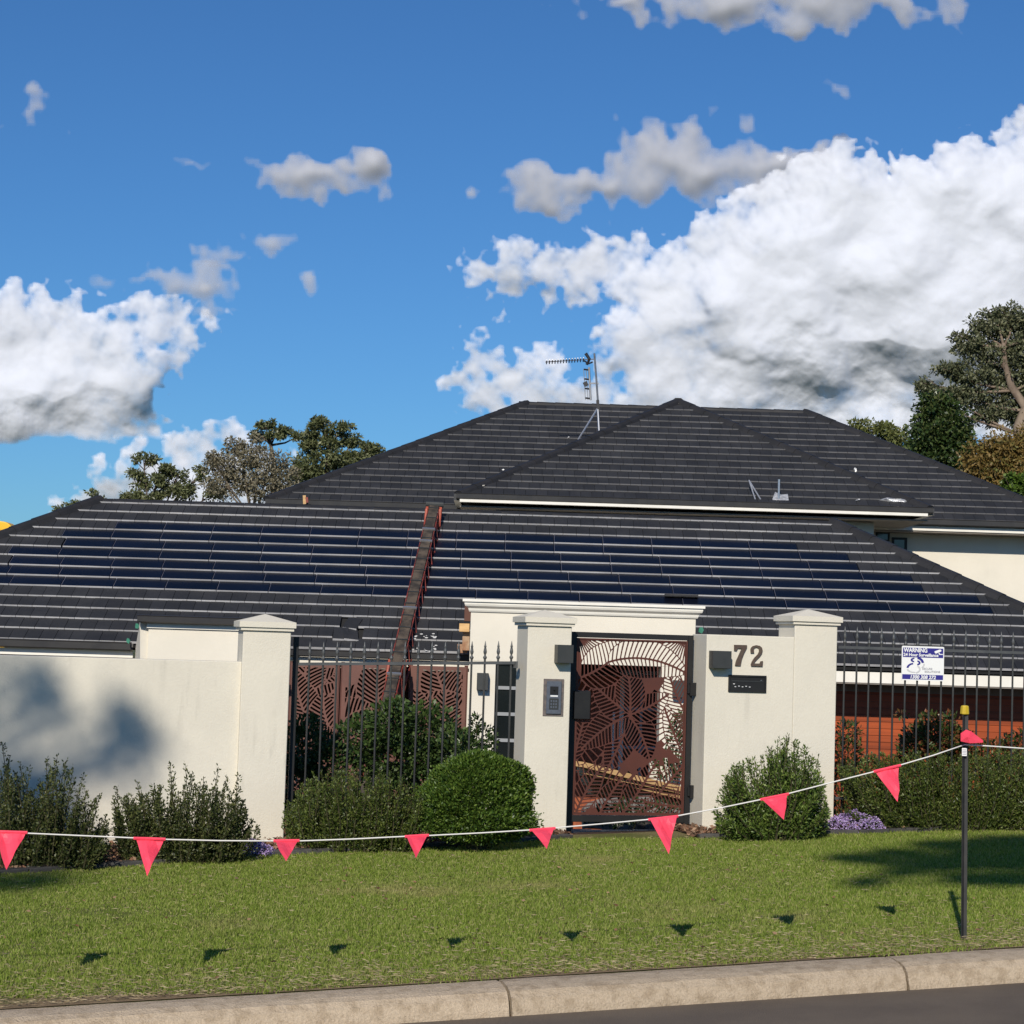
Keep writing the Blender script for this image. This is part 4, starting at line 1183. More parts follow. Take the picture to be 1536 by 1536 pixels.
# --- gutters and fascias
def gutter(x0, x1, Y, z, parent=H, hh=.13, dep=.13):
    mb = MB()
    sec = [(0, 0), (-dep * .55, -hh * .95), (-dep, -hh * .80), (-dep * 1.05, -hh * .1), (-dep * 1.12, 0), (-dep * .98, .006), (-dep * .9, -hh * .6), (-dep * .5, -hh * .8), (-.012, 0)]
    sec = [(0, -hh), (-dep * .8, -hh), (-dep * .95, -hh * .85), (-dep, -hh * .15), (-dep * 1.08, 0), (-dep * .93, .004), (-dep * .86, -hh * .8), (-.01, -hh * .85), (0, 0)]
    mb.prism([(x0, Y + a, z + b) for a, b in sec], (x1 - x0, 0, 0))
    mb.build('gutter', M['gutter'], parent)
def fascia(x0, x1, Y, z0, z1, th=.03, nm='fascia', m_='trim'):
    mb = MB(); mb.box(x0, x1, Y, Y + th, z0, z1); mb.build(nm, M[m_], H, bevel=.003, segs=1)
xL = P(200, 965, YE).x; xC0 = P(425, 975, YE).x; xC1 = P(706, 980, YE).x
gutter(-10.9, xL, YE + .0, ZE + .02, hh=.12); fascia(-10.9, xL, YE + .0, ZE - .20, ZE - .105)
gutter(xC0, xC1, YE + .0, ZE + .0, hh=.10); fascia(xC0, xC1, YE + .0, ZE - .155, ZE - .105)
xR0 = P(1040, 1000, YE).x
fascia(xR0, 9.43, YE + .04, ZE - .23, ZE - .04)
mb = MB(); mb.box(-10.9, 9.43, YE + .03, YE + 2.4, ZE - .25, ZE - .235); mb.build('soffit', M['soffit'], H)
# upper gutters
gutter(xw0 - .05, xw1 + .05, YW, ZW + .03, hh=.115); fascia(xw0 + .02, xw1 - .05, YW - .14, ZW - .145, ZW - .09, th=.17)
gutter(-5.05, xw0 + .3, YM, ZM + .02, hh=.12)
gutter(xw1 - .8, 11.8, YM, ZM + .02, hh=.13); fascia(xw1 - .9, 11.8, YM, ZM - .22, ZM - .12)
# wing side gutter ends
mb = MB(); mb.box(xw0 - .10, xw0 + .02, YW, YM, ZW - .11, ZW + .02); mb.build('gutter', M['gutter'], H)
mb = MB(); mb.box(xw1 - .02, xw1 + .10, YW, YM, ZW - .11, ZW + .02); mb.build('gutter', M['gutter'], H)
mb = MB(); mb.box(xw0 + .02, xw1 - .02, YW + .03, YW + 3.0, ZW - .23, ZW - .20); mb.build('soffit', M['soffit'], H)
mb = MB(); mb.box(xw1 - .8, 11.8, YM + .03, YM + 2.0, ZM - .25, ZM - .22); mb.build('soffit', M['soffit'], H)
# upper walls
xwr = P(1311, 790, YW + .7).x
mb = MB(); mb.box(xw0 + .7, xwr, YW + .7, YW + 5, -.5, ZW - .235); mb.build('wall', M['house'], H, bevel=.006)
mb = MB(); mb.box(xwr + .03, 11.2, YM + .62, YM + 4, -2.9, ZM - .255); mb.build('wall', M['house'], H)
mb = MB(); mb.box(-4.3, xw0 + 1.0, YM + .62, YM + 4, -2.9, ZM - .05); mb.build('wall', M['house'], H)
# windows on the recessed upper wall
def window(px0, py0, px1, py1, Y, bars_v=0, bars_h=0, fr_=.05, frame='black', wn='window'):
    a = P(px0, py0, Y); b = P(px1, py1, Y)
    mb = MB(); f_ = fr_
    mb.box(a.x, b.x, Y - .03, Y + .03, a.z - f_, a.z); mb.box(a.x, b.x, Y - .03, Y + .03, b.z, b.z + f_)
    mb.box(a.x, a.x + f_, Y - .03, Y + .03, b.z + f_, a.z - f_); mb.box(b.x - f_, b.x, Y - .03, Y + .03, b.z + f_, a.z - f_)
    w_ = mb.build(wn, M[frame], H)
    mb = MB(); mb.box(a.x + f_, b.x - f_, Y + .0, Y + .01, b.z + f_, a.z - f_); mb.build('pane', M['glass'], w_)
    for k in range(bars_v):
        x_ = a.x + (b.x - a.x) * (k + 1) / (bars_v + 1); mb = MB(); mb.box(x_ - .02, x_ + .02, Y - .02, Y - .001, b.z + f_, a.z - f_); mb.build('mullion', M['winbar'], w_)
    for k in range(bars_h):
        z_ = b.z + (a.z - b.z) * (k + 1) / (bars_h + 1); mb = MB(); mb.box(a.x + f_, b.x - f_, Y - .022, Y - .002, z_ - .022, z_ + .022); mb.build('mullion', M['winbar'], w_)
    return w_
window(1314, 786, 1334, 812, YM + .58, fr_=.03)
window(1338, 806, 1360, 830, YM + .58, fr_=.045)

# lower front walls
mb = MB(); mb.box(-10.3, xC0, 30.2, 30.5, -2.9, ZE - .255); mb.build('wall', M['house'], H)
# verandah back wall and floor behind the screens
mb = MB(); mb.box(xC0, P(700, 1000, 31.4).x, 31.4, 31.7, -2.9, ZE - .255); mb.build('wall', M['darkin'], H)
# left projecting block with its own gutter
bx0 = P(222, 960, 27.5); bx1 = P(345, 960, 27.5)
zb = P(285, 944, 27.5).z
bw = 1.42
mb = MB(); mb.box(bx0.x, bx0.x + bw, 27.5, 28.9, -2.9, zb); mb.build('wall', M['house'], H, bevel=.005)
q0 = P(201, 960, 29.0)
mb = MB(); zb2 = P(210, 930, 28).z
mb.hexa([(bx0.x, 27.52, -2.9), (q0.x, 29.15, -2.9), (q0.x + .2, 29.2, -2.9), (bx0.x + .2, 27.6, -2.9),
         (bx0.x - .12, 27.52, zb2), (q0.x, 29.15, ZE - .05), (q0.x + .2, 29.2, ZE + .12), (bx0.x + .1, 27.6, zb2)])
mb.build('wall', M['house'], H)
gutter(bx0.x - .13, bx0.x + bw + .1, 27.48, zb + .17, hh=.10); fascia(bx0.x - .02, bx0.x + bw, 27.47, zb - .0, zb + .07)
mb = MB(); zt = zb + .16
mb.hexa([(bx0.x - .12, 27.48, zt - .06), (bx0.x + bw, 27.48, zt - .06), (bx0.x + bw, 30.2, zt - .06), (bx0.x - .12, 30.2, zt - .06),
         (bx0.x - .12, 27.48, zt), (bx0.x + bw, 27.48, zt), (bx0.x + bw, 30.2, zt), (bx0.x - .12, 30.2, zt)])
mb.build('roof', M['tile'], H)
# green sarking scraps
for (px, py, Y, s_) in ((207, 940, 28.0, .028), (194, 961, 29.0, .03), (1050, 945, 29.0, .035)):
    p = P(px, py, Y); mb = MB()
    pts = [(p.x + math.cos(a_) * s_ * random.uniform(.7, 1.4), p.y - .1, p.z + math.sin(a_) * s_ * random.uniform(.9, 1.8)) for a_ in (0, 1, 2, 3.1, 4, 5.2)]
    mb.prism(pts, (0, .05, 0)); mb.build('sarking', M['green'], H)

# --- entrance portal
PYF = 27.0
pt_l, pt_r = P(705, 960, PYF).x, P(1043, 960, PYF).x
z_l = (P(760, 993, PYF).z + P(1000, 1000, PYF).z) / 2
z_t = (P(710, 914, PYF).z + P(1040, 922, PYF).z) / 2
portal = MB(); portal.box(pt_l, pt_r, PYF, PYF + 3.1, z_l, z_t)
portal = portal.build('portal', M['house'], H, bevel=.006)
for (a_, b_) in ((pt_l, P(742, 1050, PYF).x), (P(990, 1050, PYF).x, pt_r)):
    mb = MB(); mb.box(a_, b_, PYF, PYF + .5, -2.9, z_l); mb.build('pier', M['house'], portal, bevel=.005)
mb = MB()
sec = [(0, 0), (-.02, 0), (-.03, .02), (-.035, .045), (-.075, .075), (-.085, .10), (-.085, .125), (-.11, .13), (-.11, .165), (.0, .165)]
def corn(a0, a1, Y, z):
    n = len(sec); b = len(mb.v)
    for sgn, xx in ((-1, a0), (1, a1)):
        for (dy, dz_) in sec: mb.v.append((xx - sgn * dy * -1 if False else xx + sgn * -dy, Y + dy, z + dz_))
    for i in range(n - 1): mb.f.append((b + i, b + i + 1, b + n + i + 1, b + n + i)); mb.mi.append(0)
    for base in (b, b + n):       # returns
        for i in range(n - 1):
            v0, v1 = mb.v[base + i], mb.v[base + i + 1]
            k = len(mb.v); mb.v += [v0, v1, (v1[0], Y + 1.5, v1[2]), (v0[0], Y + 1.5, v0[2])]
            mb.f.append((k, k + 1, k + 2, k + 3)); mb.mi.append(0)
    tops = [mb.v[b + n - 2], mb.v[b + 2 * n - 2]]
    mb.face([(tops[0][0], Y - .11, z + .165), (tops[1][0], Y - .11, z + .165), (tops[1][0], Y + 1.5, z + .165), (tops[0][0], Y + 1.5, z + .165)])
corn(pt_l, pt_r, PYF, z_t - .04)
mb.build('cornice', M['trim'], portal)
# left timber scraps where tiles are off
for (px0, py0, px1, py1, Y, m_) in ((689, 935, 704, 948, 28.6, 'pine'), (694, 948, 704, 976, 28.7, 'brickraw'), (686, 966, 700, 980, 28.8, 'brickraw'), (697, 908, 706, 932, 28.9, 'darkin')):
    a_, b_ = P(px0, py0, Y), P(px1, py1, Y); mb = MB(); mb.box(a_.x, b_.x, Y, Y + .25, b_.z, a_.z); mb.build('timber_block', M[m_], H, bevel=.004, segs=1)
# sidelight in the portal
window(741, 992, 800, 1230, PYF + .10, bars_h=5, fr_=.035)
mb = MB(); mb.box(P(800, 1000, PYF).x, P(812, 1000, PYF).x, PYF + .05, PYF + .3, -2.9, z_l); mb.build('pier', M['house'], portal)
# recessed entry wall, door and tall window
EY = 30.2
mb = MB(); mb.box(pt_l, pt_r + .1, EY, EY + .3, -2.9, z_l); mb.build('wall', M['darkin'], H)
a_, b_ = P(866, 1010, EY - .06), P(928, 1165, EY - .06)
mb = MB(); mb.box(a_.x, b_.x, EY - .06, EY - .001, -2.9, a_.z); dr = mb.build('door', M['door'], H, bevel=.004, segs=1)
mb = MB(); mb.bar((b_.x - .1, EY - .12, -1.9), (b_.x - .1, EY - .12, -1.0), .03); mb.build('handle', M['alu'], dr)
for k in range(5):
    xx = a_.x + (b_.x - a_.x) * (k + .5) / 5; mb = MB(); mb.box(xx - .05, xx + .05, EY - .075, EY - .061, -2.8, a_.z - .08); mb.build('board', M['door'], dr)
w_ = window(930, 1005, 992, 1180, EY - .04, bars_v=1, bars_h=2, fr_=.07, frame='trim')
lb = P(1018, 1033, PYF)
def house_light(px, py):
    p = P(px, py, PYF); mb = MB(); mb.box(p.x - .075, p.x + .075, PYF - .13, PYF - .002, p.z - .11, p.z + .11); mb.build('lamp', M['charcoal'], portal, bevel=.003, segs=1)
house_light(724, 1022); house_light(1017, 1033)
# --- right wing cladding
CY = 30.0
cx0, cx1 = P(1040, 1080, CY).x, 9.0
clad = MB(); clad.box(cx0, cx1, CY + .03, CY + .25, -2.9, ZE - .26); clad = clad.build('cladding', M['darkin'], H)
bh = .098; z_ = -2.88; k = 0
while z_ < ZE - .36:
    xs_ = [cx0, cx1]
    for a_, b_ in zip(xs_[:-1], xs_[1:]):
        mb = MB(); mb.box(a_ + .002, b_ - .002, CY + random.uniform(0, .003), CY + .03, z_, z_ + bh - .006); mb.build('board', M['cedar'], clad)
    z_ += bh
fascia(cx0, cx1, CY - .02, ZE - .37, ZE - .27, nm='beam', m_='soffit')

# ------------------------------------------------------------------ screens by the verandah
def screen(px0, px1, py0, Y, seed, label):
    a_ = P(px0, py0, Y); b_ = P(px1, py0 + 4, Y); zb_ = -2.85; zt_ = a_.z; w_ = b_.x - a_.x; h_ = zt_ - zb_
    t = empty('privacy_screen', ((a_.x + b_.x) / 2, Y, zb_), label, 'screen', 'brown palm leaf cut screens on the verandah')
    r = random.Random(seed)
    lv = []
    for k in range(4):
        c = (r.uniform(-.1, w_ + .1), r.uniform(0, h_)); a0 = r.uniform(0, 6.28)
        lv.append(('f', (c, r.uniform(.7, .95), a0, a0 + r.uniform(2.6, 4.0), r.randint(22, 30)), dict(hw=.011, r0=.04, margin=.012)))
    for k in range(16):
        b = (r.uniform(-.2, w_ + .2), h_ * (1 - k / 17) - .3 + r.uniform(-.2, .2)); an = r.uniform(.3, 2.7); L = r.uniform(.7, 1.0)
        t_ = (b[0] + math.cos(an) * L, b[1] + math.sin(an) * L); c = (b[0] + math.cos(an + .4) * L * .5, b[1] + math.sin(an + .4) * L * .5)
        lv.append(('p', (b, c, t_, .30, .060, .95), dict(hw=.011, mid=.014, margin=.012)))
    panel_mesh('cut_panel', w_, h_, lv, .0125, lambda x, d, z: (a_.x + x, Y + d, zb_ + z), .008, M['copper2'], t, border=.05)
    mb = MB()
    for (x0, x1) in ((a_.x - .02, a_.x + .03), (b_.x - .03, b_.x + .02)): mb.box(x0, x1, Y + .01, Y + .06, zb_, zt_ + .02)
    mb.build('frame', M['copper'], t)
SY = 28.9
screen(437, 508, 994, SY, 3, 'leftmost brown leaf cut screen, beside the left pillar')
screen(514, 604, 995, SY, 11, 'middle brown leaf cut screen, partly behind the roof conveyor')
screen(616, 700, 998, SY, 20, 'rightmost brown leaf cut screen, beside the entrance portal')

# ------------------------------------------------------------------ garden bits behind the gate
gzb = ground_z(1.5, 24)
t = empty('garden_wall', (P(1000, 1200, 24.5).x, 24.5, -2.6), 'low white rendered garden wall seen through the gate', 'wall')
a_ = P(975, 1143, 24.5); b_ = P(1034, 1230, 24.5)
mb = MB(); mb.box(a_.x, b_.x + .3, 24.5, 24.7, -2.9, a_.z); mb.build('panel', M['render'], t)
t = empty('timber_stack', P(950, 1190, 23.8), 'stack of pale sawn timber boards lying behind the gate', 'timber')
for k in range(7):
    a_ = P(868 + 3 * k, 1146 + 7 * k + (k % 2) * 3, 23.2 + .12 * k); b_ = P(1024 + (k % 3) * 6, 1185 + 7 * k - (k % 2) * 3, 24.0 + .06 * k)
    mb = MB(); mb.bar(a_, b_, .17, .06); mb.build('board', M['pine'], t, bevel=.003, segs=1)
for i, (px, py, s_) in enumerate(((900, 1225, .22), (940, 1232, .28), (985, 1228, .25), (1015, 1232, .2), (965, 1215, .2), (925, 1215, .16))):
    p = P(px, py, 22.5); mb = MB()
    n = 8; prof_ = [(.02, s_ * .8), (.5 * s_, s_ * .7), (.9 * s_, s_ * .4), (s_, .1 * s_), (.9 * s_, -s_ * .6)]
    mb.lathe(prof_[::-1], p, 9)
    mb.v = [tuple(Vector(v) + Vector((noise.noise(Vector(v) * 7), noise.noise(Vector(v) * 7 + Vector((9, 0, 0))), noise.noise(Vector(v) * 7 + Vector((0, 9, 0))))) * .07) for v in mb.v]
    where = ('nearest the gate lock side', 'second from the lock side', 'broad one right of centre', 'nearest the hinge side', 'raised one at the centre', 'smallest one at the back')[i]
    o = mb.build('garden_rock', M['rock'], loc=p); tag(o, 'grey garden rock behind the gate foot, ' + where, 'rock', 'grey rocks behind the gate')

# ------------------------------------------------------------------ roof conveyor
top = P(652, 757, 33.0); eav = P(603, 962, 29.0)
dirv = (top - eav); bot = eav - dirv * (2.35 / dirv.z)
t = empty('roof_conveyor', (bot.x, bot.y, -2.9), 'long dirty tile conveyor leaning from the garden over the eave onto the roof', 'conveyor')
ax = dirv.normalized(); rt = Vector((1, 0, 0)) - ax * ax.x; rt.normalize(); nn = rt.cross(ax)
if nn.z < 0: nn = -nn
LN = (top - bot).length
mb = MB(); mb.bar(bot, top, .145, .02, up=nn); mb.build('belt', M['belt'], t)
for sgn in (-1, 1):
    mb = MB(); o_ = rt * sgn * .088
    mb.bar(bot + o_ - nn * .02, top + o_ - nn * .02, .014, .03, up=nn); mb.bar(bot + o_ + rt * .05 - nn * .26, top + o_ + rt * .05 - nn * .26, .022, .022, up=nn)
    k = 0.0
    while k < LN - .5:
        a_ = bot + ax * k + o_ - nn * .02; b_ = bot + ax * (k + .22) + o_ + rt * .05 - nn * .26; c_ = bot + ax * (k + .44) + o_ - nn * .02
        mb.bar(a_, b_, .016); mb.bar(b_, c_, .016); k += .44
    mb.build('side_truss', M['redsteel'], t)
k = .4
mb = MB(); mb.bar(bot - nn * .02, bot - nn * .02, .1) if False else None
for f_ in (.06, .30, .415, .62, .855, .90):
    p = bot + ax * LN * f_; mb = MB(); mb.bar(p - rt * .10 + nn * .02, p + rt * .10 + nn * .02, .03, .03, up=nn); mb.build('cleat', M['alu'], t)
rung = None
for k_ in range(26):
    p = bot + ax * (.15 + k_ * (LN - .3) / 25) + nn * .013
    if rung is None:
        mb = MB(); mb.bar(p - rt * .085, p + rt * .085, .02, .016, up=nn); rung = mb.build('rung', M['charcoal'], t, loc=p)
    else: inst(rung, 'rung', t, p)
for f_ in (.985, .455):
    for sgn in (-1, 1):
        p = bot + ax * LN * f_ + rt * sgn * .11; mb = MB()
        mb.bar(p - ax * .16 - nn * .12, p + ax * .06 - nn * .02, .04, .07, up=nn); mb.tube([p - ax * .26 - nn * .2, p - ax * .05 - nn * .0, p + ax * .08 - nn * .08], .028, 7)
        mb.build('bracket', M['orange'], t, bevel=.006, segs=1)
mb = MB(); mb.tube([top - rt * .14, top + rt * .14], .05, 10); mb.build('roller', M['charcoal'], t)
for sgn in (-1, 1):
    mb = MB(); p = bot + rt * sgn * .13; mb.bar(p, (p.x, p.y - .1, -2.95), .04); mb.build('leg', M['redsteel'], t)

# ------------------------------------------------------------------ antenna
AY = 43.2
def A(px, py, Y=AY): return P(px, py, Y)
t = empty('tv_antenna', A(898, 645), 'tall television antenna mast with long thin yagi on the upper roof', 'antenna')
mb = MB(); mb.tube([A(897.5, 612), A(895, 575), A(891.5, 530)], .022, 7); mb.build('mast', M['antenna'], t)
mb = MB(); mb.bar(A(897, 617), A(896.5, 600), .06); mb.build('clamp', M['antblack'], t)
for q in ((867, 660, 42.7), (898.5, 647, 43.0)):
    mb = MB(); mb.tube([P(*q), A(896.5, 612)], .02, 6); mb.build('strut', M['alu'], t)
mb = MB(); mb.tube([A(818, 543), A(893, 538.5)], .010, 6); mb.build('boom', M['antenna'], t)
for k in range(14):
    f_ = k / 13; px = 820 + 55 * f_; py = 543 - 3.4 * f_; mb = MB(); c = A(px, py); mb.tube([c + Vector((0, -.10, .028)), c + Vector((0, .10, -.028))], .012, 5); mb.build('director', M['antenna'], t)
mb = MB(); mb.tube([A(878.5, 530), A(884, 538.5), A(880, 547)], .035, 6); mb.build('reflector', M['antblack'], t)
mb = MB(); mb.tube([A(876, 541), A(883, 545.5), A(889, 543)], .018, 6); mb.build('dipole', M['antblack'], t)
mb = MB(); mb.tube([A(883.5, 551), A(886, 600)], .022, 6); mb.bar(A(885, 575), A(898, 575), .03); mb.build('phased_array_boom', M['antenna'], t)
for k in range(4):
    y_ = 555 + k * 14.3; mb = MB(); mb.tube([A(875.5 + k * .8, y_ - 1), A(884 + k * .6, y_)], .018, 6); mb.build('dipole', M['antblack'], t)
mb = MB(); mb.tube([A(875.5, 553), A(878, 600)], .008, 5); mb.tube([A(879, 553), A(882, 600)], .008, 5); mb.build('feed_line', M['antenna'], t)
mb = MB(); mb.bar(A(877, 573), A(880, 579), .06, .09); mb.build('balun', M['antblack'], t)

# ------------------------------------------------------------------ loose things on the upper roof
def onroof(px, py):
    v = ray(px, py); lo, hi = 36.0, 47.0      # wing or main plane
    best = None
    for k in range(1101):
        y_ = 38 + k * .01; p = v * (y_ / v.y)
        zwing = ZW + A_T * (y_ - YW) + .03 if (xw0 + (y_ - YW) < p.x < xw1 - (y_ - YW) and y_ > YW) else -9
        zmain = ZM + A_T * (y_ - YM) + .03 if y_ > YM else -9
        if p.z < max(zwing, zmain): return p
    return v * (41 / v.y)
p = onroof(1168, 749)
t = empty('roof_vent', p, 'thin vent pipe in a crumpled foil flashing near the upper gutter', 'vent')
mb = MB(); a_ = P(1168.5, 719, p.y); mb.tube([p, a_], .022, 8); mb.build('pipe', M['alu'], t)
mb = MB(); mb.v = []
q = [P(1159, 750, p.y - .05), P(1183, 751, p.y - .05), P(1182, 743, p.y + .1), P(1172, 744, p.y + .1), P(1163, 740, p.y + .15)]
mb.prism(q, (0, .03, .03)); mb.build('flashing', M['foil'], t)
p = onroof(1138, 749)
t = empty('roof_bracket', p, 'two thin aluminium struts meeting in a narrow V above the upper gutter', 'bracket')
for (x_, ) in ((1133,), (1141,)):
    b_ = onroof(x_, 749.5); mb = MB(); mb.tube([b_, P(1123.5, 720.5, b_.y + .3)], .016, 6); mb.build('strut', M['alu'], t)
def scrap(px, py, wpx, hpx, nm, lab, cat, m_, n=7):
    p = onroof(px, py); sc_ = p.y / F; mb = MB()
    pts = []
    for k in range(n):
        a_ = 2 * math.pi * k / n; pts.append(Vector((math.cos(a_) * wpx * sc_ / 2 * random.uniform(.7, 1.1), 0, math.sin(a_) * hpx * sc_ / 2 * random.uniform(.6, 1.2))))
    c = Vector((0, -.05, .02))
    b = len(mb.v); mb.v = [tuple(p + q) for q in pts] + [tuple(p + c)] + [tuple(p + q * .6 + Vector((random.uniform(-.02, .02), -.06, random.uniform(-.02, .03)))) for q in pts]
    for k in range(n):
        j = (k + 1) % n; mb.f.append((k, j, n + 1 + j, n + 1 + k)); mb.mi.append(0); mb.f.append((n + 1 + k, n + 1 + j, n)); mb.mi.append(0)
    mb.f.append(tuple(range(n))[::-1]); mb.mi.append(0)
    o = mb.build(nm, m_, loc=p); tag(o, lab, cat); return o
scrap(1343, 751, 46, 9, 'foil_scrap', 'crumpled silver foil scrap by the right end of the upper gutter', 'foil', M['foil'], 12)
scrap(1283, 705.5, 6, 10, 'plastic_cap', 'small white cap beside the right hip of the upper roof', 'cap', M['white'])
scrap(1286, 751, 7, 5, 'mortar_lump', 'pale lump above the upper gutter left of the foil', 'debris', M['foil'])
scrap(755, 705, 5, 5, 'plastic_cap', 'small white cap on the upper roof left of the centre hip', 'cap', M['white'])
scrap(720, 729, 26, 8, 'lead_flashing', 'dark crumpled flashing where the centre hip meets the gutter', 'flashing', M['gutter'], 9)
scrap(853, 656, 4, 3, 'mortar_lump', 'tiny pale lump left of the antenna strut', 'debris', M['foil'])
# wooden clamp at the left upper gutter
p = P(457, 745, 41.7)
t = empty('timber_clamp', p, 'small timber clamp hanging on the left upper gutter', 'clamp')
mb = MB(); mb.bar(P(456.5, 743, 41.7), P(457, 756, 41.7), .035, .06); mb.build('block', M['pine'], t)
mb = MB(); mb.bar(P(460, 746, 41.65), P(461, 754, 41.65), .05, .05); mb.build('jaw', M['redsteel'], t)
# yellow machine top behind the left hip
p = P(4, 800, 40)
t = empty('yellow_machine', p, 'yellow rounded machine top showing above the left roof hip', 'machine')
mb = MB(); c = P(0, 796, 40); r1, r2 = .25, .15
pts = [c + Vector((math.cos(a_) * r1, 0, math.sin(a_) * r1 * .75)) for a_ in np.linspace(0, math.pi, 13)]
mb.prism([tuple(q) for q in pts] , (0, .5, 0)); mb.build('cowl', M['yellow2'], t, bevel=.02)
mb = MB(); mb.bar(c + Vector((-.3, .1, -.05)), c + Vector((.3, .1, -.05)), .1, .14); mb.build('chassis', M['white'], t)
mb = MB(); mb.bar(c + Vector((0, .3, -.1)), (c.x, c.y + .3, -3.0), .3); mb.build('boom', M['yellow2'], t)

# sealant splashes on the lower roof near the portal
def onlow(px, py):
    v = ray(px, py)
    for k in range(600):
        y_ = 28.9 + k * .01; p = v * (y_ / v.y)
        if p.z < ZE + A_T * (y_ - YE) + .05: return p
    return p
mb = MB()
for k in range(34):
    px = random.uniform(618, 655); py = 974 + random.gauss(0, 2.5) if k < 16 else random.uniform(950, 958)
    p = onlow(px, py); s_ = random.uniform(.006, .026)
    mb.face([p + Vector((math.cos(a_) * s_, 0, math.sin(a_) * s_ * .35)) + Vector((0, -.01, .0)) for a_ in np.linspace(0, 5.4, 7)])
mb.build('sealant', M['signpale'], H)
for lab, (px, py, dx) in (('dark loose tile lying above the portal cornice', (1022, 896, .25)),):
    p = onlow(px, py); mb = MB(); mb.bar(p - Vector((dx, 0, -.03)), p + Vector((dx, 0, .03)), .12, .03); o = mb.build('loose_tile', M['ridge'], loc=p); tag(o, lab, 'tile')

# ------------------------------------------------------------------ bunting and stake
g = G(1445.5, 1411)
zt = P(1446, 1058, g.y).z
t = empty('steel_stake', g, 'black steel star picket with a yellow safety cap at the kerb', 'stake')
mb = MB()
lean = P(1447, 1080, g.y).x - g.x
for k in range(3):
    a_ = rad(90 + 120 * k + 15); o_ = Vector((math.cos(a_), math.sin(a_), 0)) * .0205
    a0 = g + Vector((0, 0, -.25)); b0 = Vector((g.x + lean, g.y, zt - .03))
    nrm_ = Vector((-math.sin(a_), math.cos(a_), 0)) * .0035
    mb.hexa([a0 - nrm_, a0 + o_ - nrm_, a0 + o_ + nrm_, a0 + nrm_, b0 - nrm_, b0 + o_ - nrm_, b0 + o_ + nrm_, b0 + nrm_])
mb.build('post', M['stake'], t)
mb = MB(); c = Vector((g.x + lean, g.y, zt - .055))
mb.lathe([(.022, 0), (.0275, .005), (.0245, .046), (.021, .053), (.008, .056)], c, 8); mb.build('safety_cap', M['yellow'], t)
mb = MB(); q0, q1 = P(1443, 1122, g.y - .03), P(1450, 1134, g.y - .03); mb.box(q0.x, q1.x, g.y - .032, g.y - .029, q1.z, q0.z); mb.build('sticker', M['white'], t)
mb = MB()
for k in range(4): mb.box(q0.x + .003, q1.x - .003, g.y - .0335, g.y - .0325, q1.z + .008 + k * .009, q1.z + .012 + k * .009)
mb.build('sticker_print', M['signgrey'], t)
def SYd(px):                     # depth of the bunting string over a pixel column
    k = (px - 768) / F; y0 = g.y - .24 * g.x - .02
    return y0 / (1 - .24 * k)
strpts = [(-260, 1228), (-60, 1243), (0, 1248), (100, 1252.5), (203, 1257), (246, 1259), (330, 1261), (413, 1261.5), (447, 1261.5), (530, 1258.5), (610, 1254.5), (640, 1253.5), (720, 1249.5), (795, 1245), (830, 1242),
          (900, 1236), (975, 1229), (1015, 1224), (1080, 1212), (1143, 1199), (1180, 1191), (1250, 1173), (1313, 1157), (1349, 1148), (1400, 1133), (1447, 1117)]
t = empty('safety_bunting', P(768, 1247, SYd(768)), 'white string of pink triangular safety flags across the verge', 'bunting')
mb = MB(); mb.tube([P(x_, y_, SYd(x_)) for x_, y_ in strpts], .0042, 6)
mb.tube([P(1447, 1117, SYd(1447)), P(1490, 1119.5, SYd(1490)), P(1540, 1123, SYd(1540)), P(1640, 1131, SYd(1640)), P(1800, 1136, SYd(1800)), P(2000, 1126, SYd(2000))], .0042, 6)
mb.build('rope', M['rope'], t, smooth=True)
flags = [((-8, 1247), (39, 1249), (9, 1305), -.18), ((203, 1257), (246, 1259), (220, 1315), -.19), ((413, 1261), (447, 1261), (429, 1292), -.25), ((610, 1254.5), (641, 1253), (624, 1287), -.24),
         ((797, 1245), (831, 1242.5), (820, 1273), -.25), ((975, 1229), (1015, 1224.5), (1003, 1281), -.19), ((1143, 1199), (1181, 1191), (1176, 1230), -.22), ((1313, 1157), (1349, 1148), (1347, 1203), -.17)]
for i, (a_, b_, c_, sw_) in enumerate(flags):
    A_, B_ = P(*a_, SYd(a_[0])), P(*b_, SYd(b_[0])); C_ = P(*c_, SYd(c_[0]) + sw_)
    mb = MB(); n = 6; rows = []
    for r_ in range(n + 1):
        f_ = r_ / n; L_ = A_ * (1 - f_) + C_ * f_; R_ = B_ * (1 - f_) + C_ * f_; row = []
        m_ = n - r_ + 1
        for k in range(m_):
            q = L_ if m_ == 1 else L_ * (1 - k / (m_ - 1)) + R_ * (k / (m_ - 1))
            row.append(q + Vector((0, .026 * math.sin(f_ * 3.1) * math.sin(k * 1.3 + i * 2.1) + .012 * math.sin(i + f_ * 7), 0)))
        rows.append(row)
    idx = []
    for row in rows: idx.append(list(range(len(mb.v), len(mb.v) + len(row)))); mb.v += [tuple(q) for q in row]
    for r_ in range(n):
        for k in range(len(idx[r_]) - 1):
            mb.f.append((idx[r_][k], idx[r_][k + 1], idx[r_ + 1][k])); mb.mi.append(0)
            if k < len(idx[r_ + 1]) - 1: mb.f.append((idx[r_][k + 1], idx[r_ + 1][k + 1], idx[r_ + 1][k])); mb.mi.append(0)
    mb.build('flag', M['pink'], t)
    mb = MB(); mb.tube([P(a_[0] - 3, a_[1] + .4, SYd(a_[0])), A_ * .5 + B_ * .5, P(b_[0] + 2, b_[1] - .2, SYd(b_[0]))], .009, 6); mb.build('hem', M['pink'], t)
